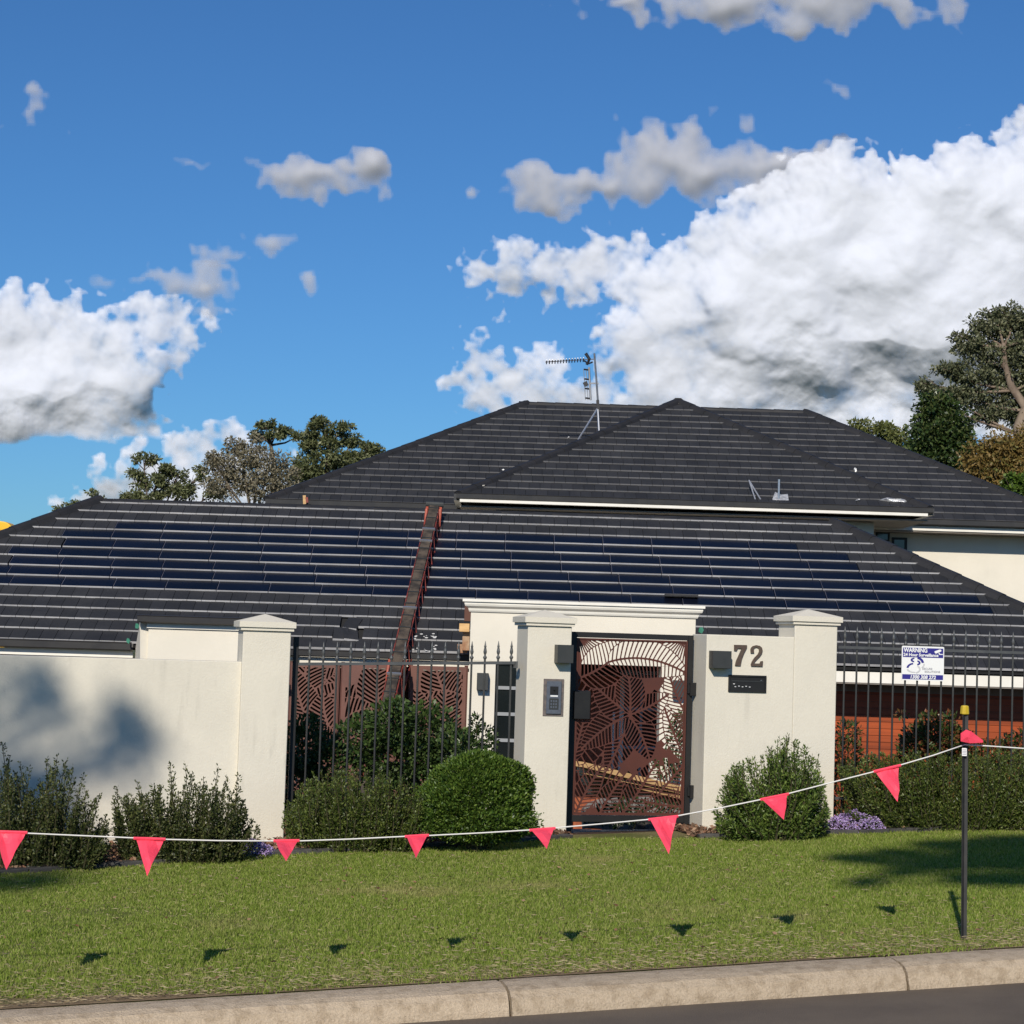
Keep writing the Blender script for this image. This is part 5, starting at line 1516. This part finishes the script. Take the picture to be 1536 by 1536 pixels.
# flag wrapped on the stake
y_ = SYd(1447) - .045
q = [P(1441, 1112, y_), P(1441, 1100, y_ + .01), P(1449, 1094.5, y_ - .01), P(1457, 1097, y_), P(1475, 1111, y_ + .03), P(1474, 1114, y_ + .02), P(1455, 1115, y_ - .02)]
mb = MB(); b = 0; mb.v = [tuple(v) for v in q] + [tuple(P(1451, 1105, y_ - .03))]
for k in range(7): mb.f.append((k, (k + 1) % 7, 7)); mb.mi.append(0)
o = mb.build('flag', M['pink'], t); o['label'] = 'pink flag bunched round the stake'
# torn scrap of pink flag
p = G(498, 1271); mb = MB()
q = [P(490, 1275, p.y - .1), P(494, 1270, p.y), P(500, 1267, p.y), P(507, 1269, p.y - .03), P(505, 1275, p.y - .1), P(497, 1277, p.y - .12)]
mb.v = [tuple(v) for v in q] + [tuple(P(499, 1270, p.y - .08))]
for k in range(6): mb.f.append((k, (k + 1) % 6, 6)); mb.mi.append(0)
o = mb.build('flag_scrap', M['pink'], loc=p); tag(o, 'torn pink flag scrap lying on the mulch behind the string', 'scrap')

# ------------------------------------------------------------------ shrubs
_WD = nrm(RNG.normal(0, 1, (14, 3))); _WP = RNG.uniform(0, 6.28, 14)
def bumps(p, freq):                  # cheap smooth 3-D noise in about -1..1
    q = np.zeros(len(p))
    for i in range(14): q += np.sin(p @ _WD[i] * freq * (.6 + .08 * i) + _WP[i] + 1.7 * np.sin(p @ _WD[(i + 5) % 14] * freq * .5))
    return q / 4.2
def blob_shrub(blobs, Y, label, n, leafm, L, Wd, dy=.32, sprig=.06, name='shrub', cat='shrub'):
    """rounded bush: union of ellipsoids given in pixels, leaves crowding near the surface"""
    cx = blobs[0][0]; b0 = P(cx, 1250, Y); gz = ground_z(b0.x, Y)
    t = empty(name, (b0.x, Y, gz), label, cat)
    E = [(np.array(tuple(P(x_, y_, Y))), np.array([rx, 0, ry]) * Y / F + np.array([0, dy * rx / blobs[0][2], 0])) for x_, y_, rx, ry in blobs]
    wt = np.array([e[1][0] * e[1][2] for e in E]); wt = wt / wt.sum()
    PP, DD = [], []
    for (c, r), w_ in zip(E, wt):
        k = int(n * w_ * 1.6); d = nrm(RNG.normal(0, 1, (k, 3)))
        rr = 1 - np.abs(RNG.normal(0, .10, k)) + sprig * RNG.uniform(0, 1, k) ** 5 * 2.2
        core = RNG.uniform(0, 1, k) < .14; rr = np.where(core, RNG.uniform(.5, .85, k), rr)
        p = c + d * r * rr[:, None]
        f_ = bumps(p, 17.0); g_ = bumps(p, 6.0)
        p = c + d * r * (rr + .12 * f_ + .10 * g_)[:, None]
        ok = np.ones(k, bool)
        for (c2, r2) in E:
            if c2 is c: continue
            ok &= ((((p - c2) / r2) ** 2).sum(1) > .36)
        ok |= core
        ok &= p[:, 2] > gz - .01
        PP.append(p[ok]); DD.append(d[ok])
    pos = np.concatenate(PP); dd = np.concatenate(DD)
    leaves('foliage', pos, dd + np.array([0, 0, .55]), L, Wd, leafm, t, jitter=.6)
    mb = MB()
    for k in range(14):
        c, r = E[k % len(E)]; e_ = Vector(c + np.array([random.uniform(-.5, .5) * r[0], 0, random.uniform(0, .7) * r[2]]))
        mb.tube([(b0.x + random.uniform(-.06, .06), Y, gz - .05), ((b0.x + e_.x) / 2, Y, (gz + e_.z) / 2 - .05), e_], [.018, .012, .004], 5)
    mb.build('stem', M['stem'], t)
    return t
def stem_shrub(tips, Y, label, leafm, n_per, L, Wd, base_spread=.35, name='shrub', dy=.35, cover=.9, rad0=.05, group=None, lean=.3, stemr=.006, cat='shrub'):
    """upright shrub: tips are (px, py) of the sprigs"""
    cx = sum(q[0] for q in tips) / len(tips); b0 = P(cx, 1250, Y); gz = ground_z(b0.x, Y)
    t = empty(name, (b0.x, Y, gz), label, cat, group)
    PP, DD = [], []; mb = MB()
    for (px, py) in tips:
        y_ = Y + random.uniform(-dy, dy); tp = P(px, py, y_)
        bs = Vector((b0.x + (tp.x - b0.x) * (1 - lean) + random.uniform(-.05, .05), y_ * .5 + Y * .5, gz - .02))
        mid = (bs + tp) / 2 + Vector((random.uniform(-.06, .06), random.uniform(-.05, .05), 0))
        mb.tube([bs, mid, tp], [stemr * 1.3, stemr, stemr * .3], 4)
        n = n_per
        f = 1 - cover * RNG.uniform(0, 1, n) ** .85
        f = f[:, None]; B, Mi, T_ = (np.array(tuple(q)) for q in (bs, mid, tp))
        c = (1 - f) ** 2 * B + 2 * f * (1 - f) * (2 * Mi - .5 * B - .5 * T_) + f * f * T_
        r = rad0 * (1.15 - f) ** .8
        off = nrm(RNG.normal(0, 1, (n, 3))) * r * RNG.uniform(.15, 1.25, (n, 1))
        PP.append(c + off); DD.append(nrm(off) * .7 + nrm(T_ - B + np.zeros((n, 3))) * .8)
    mb.build('stem', M['stem'], t)
    pos = np.concatenate(PP); pos[:, 2] = np.maximum(pos[:, 2], gz + .01)
    leaves('foliage', pos, np.concatenate(DD), L, Wd, leafm, t, jitter=.45)
    return t
def tipset(x0, x1, topfn, n, low=.5, base=1290):
    out = []
    for k in range(n):
        x_ = random.uniform(x0, x1); ty = topfn(x_)
        out.append((x_, ty + (base - ty) * random.uniform(0, 1) ** 1.6 * low))
    return out
def lin(pts):
    xs_ = [q[0] for q in pts]; ys_ = [q[1] for q in pts]
    return lambda x_: float(np.interp(x_, xs_, ys_))
random.seed(5)
f1 = lin([(-60, 1130), (0, 1125), (5, 1112), (15, 1140), (45, 1165), (70, 1140), (85, 1135), (105, 1137), (120, 1165), (150, 1195), (172, 1235)])
sp1 = [(3, 1113), (30, 1142), (45, 1152), (70, 1138), (86, 1134), (100, 1140), (125, 1162), (60, 1170), (-20, 1120), (110, 1150), (15, 1135), (-40, 1135), (150, 1190)]
stem_shrub(sp1 + tipset(-60, 165, lambda x_: f1(x_) + 12, 130, .72), 16.35, 'dark upright shrub at the left edge in tree shade', M['ldark'], 240, .026, .013, rad0=.060)
sp2 = [(175, 1180), (205, 1172), (232, 1175), (255, 1143), (278, 1145), (262, 1160), (328, 1150), (356, 1160), (340, 1165), (305, 1165), (370, 1215), (378, 1230), (385, 1240), (220, 1190), (190, 1190), (290, 1160)]
f2 = lin([(165, 1190), (200, 1182), (250, 1165), (290, 1165), (330, 1165), (360, 1180), (380, 1235), (388, 1255)])
stem_shrub(sp2 + tipset(168, 378, lambda x_: f2(x_) + 10, 120, .75, 1284), 16.75, 'grey green upright shrub in front of the left pillar', M['ldark'], 230, .026, .013, rad0=.056)
f3 = lin([(430, 1215), (445, 1185), (470, 1160), (520, 1152), (560, 1150), (600, 1165), (630, 1185)])
stem_shrub(tipset(430, 635, f3, 190, .8, 1262) + [(470, 1158), (537, 1150), (520, 1155), (585, 1158), (430, 1200)], 17.45, 'olive green clipped hedge between the left pillar and the round bush', M['lolive'], 220, .026, .011, rad0=.050, name='hedge', cat='hedge')
blob_shrub([(712, 1205, 80, 54), (712, 1168, 54, 34), (750, 1176, 40, 34), (672, 1202, 42, 40), (770, 1214, 25, 40), (716, 1228, 86, 32), (722, 1150, 34, 20)], 17.4,
           'large round bright green bush left of the gate pillar', 36000, M['lbox2'], .031, .014, dy=.40, sprig=.09)
f5 = lin([(1070, 1232), (1073, 1205), (1082, 1174), (1098, 1148), (1125, 1138), (1146, 1130), (1163, 1114), (1184, 1101), (1200, 1114), (1222, 1130), (1234, 1165), (1241, 1210), (1243, 1235)])
stem_shrub(tipset(1071, 1242, f5, 235, .90, 1250) + [(1184, 1100), (1150, 1124), (1106, 1148), (1228, 1134), (1090, 1172), (1170, 1108)], 18.2,
           'rounded wispy green bush in front of the number wall', M['lbox'], 150, .036, .013, rad0=.055, lean=.6, dy=.34)
f6 = lin([(1250, 1145), (1300, 1132), (1340, 1122), (1400, 1128), (1450, 1125), (1500, 1118), (1640, 1110)])
stem_shrub(tipset(1258, 1640, f6, 330, .85, 1240), 19.0, 'long olive green hedge in front of the right railings', M['lolive'], 230, .030, .012, rad0=.055, name='hedge', cat='hedge', dy=.3)
# behind the left railings
random.seed(8)
def leafy(blobs, Y, label, leafm, n, L, Wd, name='shrub', dy=.35, tw=True, group=None):
    cx = sum(b[0] for b in blobs) / len(blobs); b0 = P(cx, 1240, Y); gz = ground_z(b0.x, Y)
    t = empty(name, (b0.x, Y, gz), label, 'shrub', group)
    tot = sum(b[2] * b[3] for b in blobs); PP, DD = [], []; mb = MB()
    for (px, py, rx, ry) in blobs:
        c = P(px, py, Y + random.uniform(-dy, dy) * .5); k = int(n * rx * ry / tot) + 1; d = nrm(RNG.normal(0, 1, (k, 3)))
        rr = RNG.uniform(.25, 1.05, (k, 1)) ** .6; s_ = Y / F
        PP.append(np.array(tuple(c)) + d * rr * np.array([rx * s_, dy, ry * s_])); DD.append(d + np.array([0, -.3, .35]))
        mb.tube([(b0.x, Y, gz - .05), ((b0.x + c.x) / 2, Y, (gz + c.z) / 2 - .05), c], [.014, .01, .004], 5)
    pos = np.concatenate(PP); pos[:, 2] = np.maximum(pos[:, 2], gz + .02)
    leaves('foliage', pos, np.concatenate(DD), L, Wd, leafm, t, jitter=.6)
    mb.build('stem', M['stem'], t)
    return t
leafy([(590, 1090, 45, 38), (640, 1100, 50, 45), (600, 1140, 70, 40), (540, 1110, 40, 35), (680, 1130, 30, 40), (595, 1062, 16, 14), (620, 1170, 80, 25)], 20.0,
      'dense glossy camellia behind the left railings, under the conveyor', M['lcam'], 9000, .055, .032)
leafy([(460, 1120, 35, 45), (490, 1150, 40, 40), (450, 1180, 35, 50), (470, 1090, 14, 14), (480, 1220, 60, 40)], 19.6,
      'dark leafy shrub behind the railings beside the left pillar', M['lcam'], 6500, .05, .028)
leafy([(715, 1085, 10, 14), (722, 1105, 24, 18), (700, 1120, 22, 24), (735, 1125, 12, 20), (710, 1150, 40, 25)], 19.5,
      'thin twiggy shrub in front of the sidelight window', M['lcam'], 1500, .045, .024)
# behind the right railings
leafy([(1272, 1100, 18, 20), (1268, 1135, 28, 28), (1290, 1160, 40, 25), (1266, 1190, 26, 34), (1275, 1225, 34, 26)], 20.4, 'red tipped shrub beside the number wall pillar', M['lred'], 2600, .05, .024)
leafy([(1400, 1105, 45, 24), (1430, 1120, 35, 28), (1375, 1120, 28, 20), (1395, 1080, 14, 12), (1425, 1078, 8, 9), (1410, 1145, 70, 25), (1352, 1072, 5, 4)], 21.0,
      'red tipped shrub behind the railings below the warning sign', M['lred'], 6500, .05, .024)
leafy([(1500, 1130, 40, 20), (1540, 1120, 40, 24), (1530, 1160, 70, 30)], 21.0, 'dark red tipped shrub behind the railings at the right edge', M['lred'], 3500, .05, .024)
leafy([(1015, 1120, 14, 45), (1020, 1090, 10, 25), (1000, 1150, 20, 25)], 24.0, 'thin shrub seen through the right side of the gate', M['lcam'], 900, .05, .028)
leafy([(960, 1215, 60, 16), (920, 1225, 50, 14)], 21.6, 'low dark ground plants behind the foot of the gate', M['lcam'], 900, .05, .028)

# flowers
def flowers(px0, px1, pyt, pyb, label, n):
    a_ = G(px0, pyb); b_ = G(px1, pyb); h = (pyb - pyt) / F * a_.y
    cx_, cy_ = (a_.x + b_.x) / 2, (a_.y + b_.y) / 2 + .06; rx = (b_.x - a_.x) / 2; ry = .16; gz = ground_z(cx_, cy_)
    t = empty('flower_clump', (cx_, cy_, gz), label, 'flowers', 'purple flower clumps')
    th = RNG.uniform(0, 2 * np.pi, n); r = RNG.uniform(0, 1, n) ** .5
    bump = .75 + .25 * np.sin(th * 5 + 1) * np.sin(th * 3)
    X = cx_ + rx * r * np.cos(th) * (.9 + .1 * bump); Y = cy_ + ry * r * np.sin(th)
    Z = gz + .02 + h * (1 - r ** 2.2) * (.72 + .2 * np.sin(X * 31) * np.sin(Y * 27)) + RNG.uniform(-.02, .012, n)
    # five little petals per flower as crossed quads facing the light
    pos = np.repeat(np.stack([X, Y, Z], 1), 5, 0); d = nrm(RNG.normal(0, 1, (n * 5, 3)) * (1, 1, .5) + np.array([0, -.3, .25]))
    leaves('petals', pos, d, .013, .011, M['purple'], t, jitter=.1)
    k = n; p2 = np.stack([X, Y, Z - .012], 1)
    leaves('foliage', p2, nrm(RNG.normal(0, 1, (k, 3))), .02, .009, M['lolive'], t)
flowers(1231, 1337, 1216, 1250, 'wide purple flower clump right of the number wall pillar', 1500)
flowers(350, 413, 1262, 1285, 'small purple flower clump at the foot of the left pillar', 600)

# ------------------------------------------------------------------ trees
SR = .33
def tree(name, clumps, Y, base_px, label, leafm, dens, L, Wd, bark='barkd', tr=.12, gaps=.5, name_cat='tree', group=None, zb=-3.2, dy=1.0, trunk_path=None, branch=.04, sub=None, flat=.55):
    b0 = P(base_px, 760, Y); base = Vector((b0.x, Y, zb)); s_ = Y / F
    t = empty(name, base, label, name_cat, group)
    cz = [P(c[0], c[1], Y) for c in clumps]
    top = max(cz, key=lambda q: q.z)
    mb = MB()
    if trunk_path: path = [P(x_, y_, Y - (.5 if bark == 'bark' else 0)) for x_, y_ in trunk_path]; path = [base] + path
    else: path = [base, base * .5 + top * .5 + Vector((random.uniform(-.3, .3), 0, -1)), base * .2 + top * .8]
    n = len(path); mb.tube(path, [tr * (1 - .75 * i / (n - 1)) for i in range(n)], 8)
    for c, q in zip(clumps, cz):
        # branch from the nearest lower point of the trunk
        j = min(range(1, n), key=lambda i: (path[i] - q).length + (3 if path[i].z > q.z else 0)); st_ = path[j] * .8 + path[j - 1] * .2
        m_ = (st_ + q) / 2 + Vector((random.uniform(-.15, .15), random.uniform(-.2, .2), -.12 * (q - st_).length * .5))
        mb.tube([st_, m_, q], [branch, branch * .7, branch * .25], 5)
        for k in range(4):
            e_ = q + Vector((random.uniform(-1, 1) * c[2] * s_, random.uniform(-.4, .4), random.uniform(-.5, .9) * c[3] * s_))
            mb.tube([m_ * .3 + q * .7, e_], [branch * .35, branch * .1], 4)
    mb.build('trunk', M[bark], t, smooth=True)
    PP, DD = [], []
    for c, q in zip(clumps, cz):
        rx, rz = c[2] * s_, c[3] * s_; ry = min(rx, dy * 2) * .9
        ns = max(4, int(rx * rz / (sub or .05) ** 1 / 3)) if sub else 8
        ns = max(6, min(90, int(12 * (c[2] * c[3]) / 250)))
        sd_ = nrm(RNG.normal(0, 1, (ns, 3))) * RNG.uniform(.25, 1, (ns, 1)) ** .6
        sc_ = np.array(tuple(q)) + sd_ * np.array([rx, ry, rz]); sr = SR * min(rx, rz) * RNG.uniform(.5, 1.3, ns) + .06
        k = max(20, int(dens * .5 * c[2] * c[3]))
        ii = RNG.integers(0, ns, k); d = nrm(RNG.normal(0, 1, (k, 3)))
        off = d * RNG.uniform(.1, 1, (k, 1)) ** .7 * sr[ii][:, None] * np.array([1.35, 1.35, flat * 1.5])
        PP.append(sc_[ii] + off); DD.append(d + np.array([0, 0, -.2]))
    leaves('crown', np.concatenate(PP), np.concatenate(DD), L, Wd, leafm, t, jitter=.6)
    return t
random.seed(21)
tree('gum_tree', [(93, 762, 10, 6), (112, 755, 10, 5), (140, 740, 8, 5), (150, 748, 12, 6)], 90, 120, 'low dark treetop just above the far left ridge', M['lgumd'], 5, .16, .08, zb=-3.2, tr=.12)
tree('gum_tree', [(215, 688, 20, 9), (243, 700, 20, 8), (268, 712, 15, 8), (205, 718, 14, 14), (235, 728, 24, 14), (275, 735, 26, 16), (195, 745, 20, 10), (228, 748, 40, 10), (300, 712, 10, 12), (318, 742, 16, 14)], 85, 240,
     'open crowned gum tree with drooping leaves, left of the bare tree', M['lgumd'], 6, .17, .07, tr=.2, branch=.06)
tree('dry_tree', [(330, 700, 24, 26), (365, 690, 28, 30), (400, 700, 30, 30), (340, 730, 36, 22), (390, 735, 40, 20), (425, 715, 22, 28), (355, 668, 14, 14), (385, 665, 14, 12), (318, 690, 10, 12), (438, 740, 22, 14)], 78, 380,
     'sparse grey brown tree in front of the umbrella crowned trees', M['lbare'], 4.2, .13, .06, 'twig', tr=.16, branch=.05)
tree('gum_tree', [(398, 638, 20, 7), (425, 645, 16, 8), (386, 650, 8, 6), (410, 655, 24, 6), (447, 655, 10, 8)], 88, 410, 'flat dark crowned tree rising behind the grey brown tree', M['lgumd'], 10, .16, .07, tr=.2, branch=.06,
     trunk_path=[(412, 700), (405, 660)])
tree('gum_tree', [(485, 636, 26, 8), (515, 645, 24, 10), (530, 662, 16, 9), (465, 650, 18, 10), (500, 660, 34, 10), (470, 672, 20, 14), (505, 690, 44, 16), (455, 700, 24, 20), (535, 688, 22, 10), (480, 720, 50, 22), (475, 630, 10, 5)], 84, 490,
     'broad umbrella crowned tree beside the upper roof', M['lgumd'], 7, .16, .07, tr=.24, branch=.07, trunk_path=[(490, 730), (492, 690), (495, 660)])
tree('gum_tree', [(547, 668, 10, 6), (562, 674, 16, 6), (552, 682, 14, 7), (572, 682, 8, 4)], 92, 556, 'small separate treetop touching the upper left hip', M['lgumd'], 10, .16, .07, tr=.14)
tree('olive_tree', [(1300, 642, 34, 12), (1330, 645, 30, 12), (1280, 650, 20, 14), (1320, 662, 40, 16), (1350, 668, 18, 22)], 80, 1320, 'low olive toned treetop right of the upper ridge', M['lyel'], 5, .15, .06, tr=.2)
tree('round_tree', [(1405, 612, 28, 22), (1395, 650, 30, 34), (1425, 645, 26, 40), (1385, 680, 24, 24), (1420, 690, 38, 24), (1440, 680, 20, 30), (1412, 600, 14, 12)], 56, 1410, 'dense dark green tree standing before the big gum', M['lround'], 7.5, .12, .075, tr=.25)
tree('gum_tree', [(1520, 478, 30, 20), (1480, 495, 30, 22), (1545, 500, 40, 40), (1455, 520, 24, 18), (1500, 530, 40, 26), (1425, 555, 22, 14), (1460, 560, 34, 20), (1515, 570, 30, 24), (1390, 582, 20, 10), (1420, 592, 26, 13), (1455, 598, 30, 20),
                  (1495, 610, 26, 22), (1385, 575, 14, 8), (1560, 560, 40, 50), (1490, 470, 14, 9), (1440, 505, 12, 9), (1530, 620, 26, 18), (1475, 630, 22, 14)], 64, 1530,
     'big pale trunked gum tree at the right edge', M['lgum'], 4.6, .14, .06, 'bark', tr=.24, branch=.055, dy=2.0,
     trunk_path=[(1533, 700), (1528, 640), (1538, 610), (1517, 580), (1507, 545), (1505, 515)], zb=-3.2)
tree('autumn_shrub', [(1470, 690, 26, 26), (1500, 680, 34, 34), (1535, 690, 40, 40), (1490, 715, 36, 20), (1560, 670, 30, 40), (1460, 710, 16, 14)], 50, 1510, 'tall orange brown bush below the big gum', M['lorange'], 5.5, .11, .05, 'twig', tr=.1, name_cat='shrub')
tree('green_shrub', [(1520, 722, 20, 8), (1550, 722, 24, 12), (1530, 735, 30, 10)], 46, 1535, 'bright green bush top at the right roof hip', M['lbox2'], 14, .10, .06, tr=.08, name_cat='shrub')

# street trees behind the camera whose shade falls on the wall and verge
def shade_tree(targets, Yt, base, label, KEEP=.8):
    b = Vector(base); t = empty('street_tree', b, label, 'tree')
    mb = MB(); PP = []; cs = []
    for (p, r, k) in targets:
        f_ = (p.y - Yt) / LDIR.y; c = p - LDIR * f_; cs.append(c)
        n = k; n = int(n * KEEP); d = nrm(RNG.normal(0, 1, (n, 3))); PP.append(np.array(tuple(c)) + d * RNG.uniform(0, 1, (n, 1)) ** .5 * np.array(r))
    top = sum(cs, Vector()) / len(cs)
    path = [b, b * .6 + Vector((b.x, b.y, top.z)) * .4, Vector((b.x * .7 + top.x * .3, b.y * .5 + top.y * .5, top.z - 2.2))]
    mb.tube(path, [.35, .28, .18], 8)
    for c in cs: mb.tube([path[-1], (path[-1] + c) / 2 + Vector((0, 0, .3)), c], [.10, .07, .03], 5)
    mb.build('trunk', M['bark'], t)
    pos = np.concatenate(PP); leaves('crown', pos, nrm(RNG.normal(0, 1, (len(pos), 3))), .16, .075, M['lgum'], t)
def WPt(px, py): u, z = U(px, py, .06); return W(u, .06, z)
tg = [(WPt(62, 1030), (.20, .3, .20), 520), (WPt(85, 1060), (.16, .3, .16), 300), (WPt(40, 1075), (.13, .3, .14), 160), (WPt(178, 1062), (.17, .3, .14), 260), (WPt(205, 1098), (.26, .3, .18), 480),
      (WPt(232, 1120), (.12, .3, .12), 130), (WPt(160, 1128), (.20, .3, .13), 210), (WPt(185, 1160), (.2, .3, .10), 120), (WPt(-60, 1020), (.4, .4, .3), 700), (WPt(20, 1000), (.16, .3, .1), 120),
      (G(40, 1322), (.55, .4, .25), 1300), (WPt(30, 1225), (.5, .4, .25), 1000), (WPt(100, 1240), (.3, .4, .2), 500), (WPt(-120, 1150), (.6, .4, .7), 1500), (G(-60, 1330), (.8, .5, .4), 1500), (WPt(15, 1180), (.4, .4, .2), 600)]
shade_tree(tg, -8.0, (-12.5, -7.5, -1.7), 'tall street gum behind the camera shading the left wall', KEEP=.17)
tg = [(G(1290, 1290), (.28, .3, .12), 300), (G(1350, 1282), (.25, .3, .12), 240), (G(1425, 1270), (.35, .4, .16), 700), (G(1480, 1290), (.55, .5, .22), 1500), (G(1400, 1300), (.4, .4, .12), 500), (G(1535, 1265), (.5, .5, .25), 1300),
      (G(1300, 1325), (.14, .2, .06), 120), (G(1500, 1320), (.5, .3, .16), 800), (G(1600, 1280), (.6, .5, .3), 1300), (G(1350, 1312), (.2, .2, .05), 130)]
shade_tree(tg, -8.0, (4.5, -7.5, -1.7), 'tall street gum behind the camera shading the right of the verge')
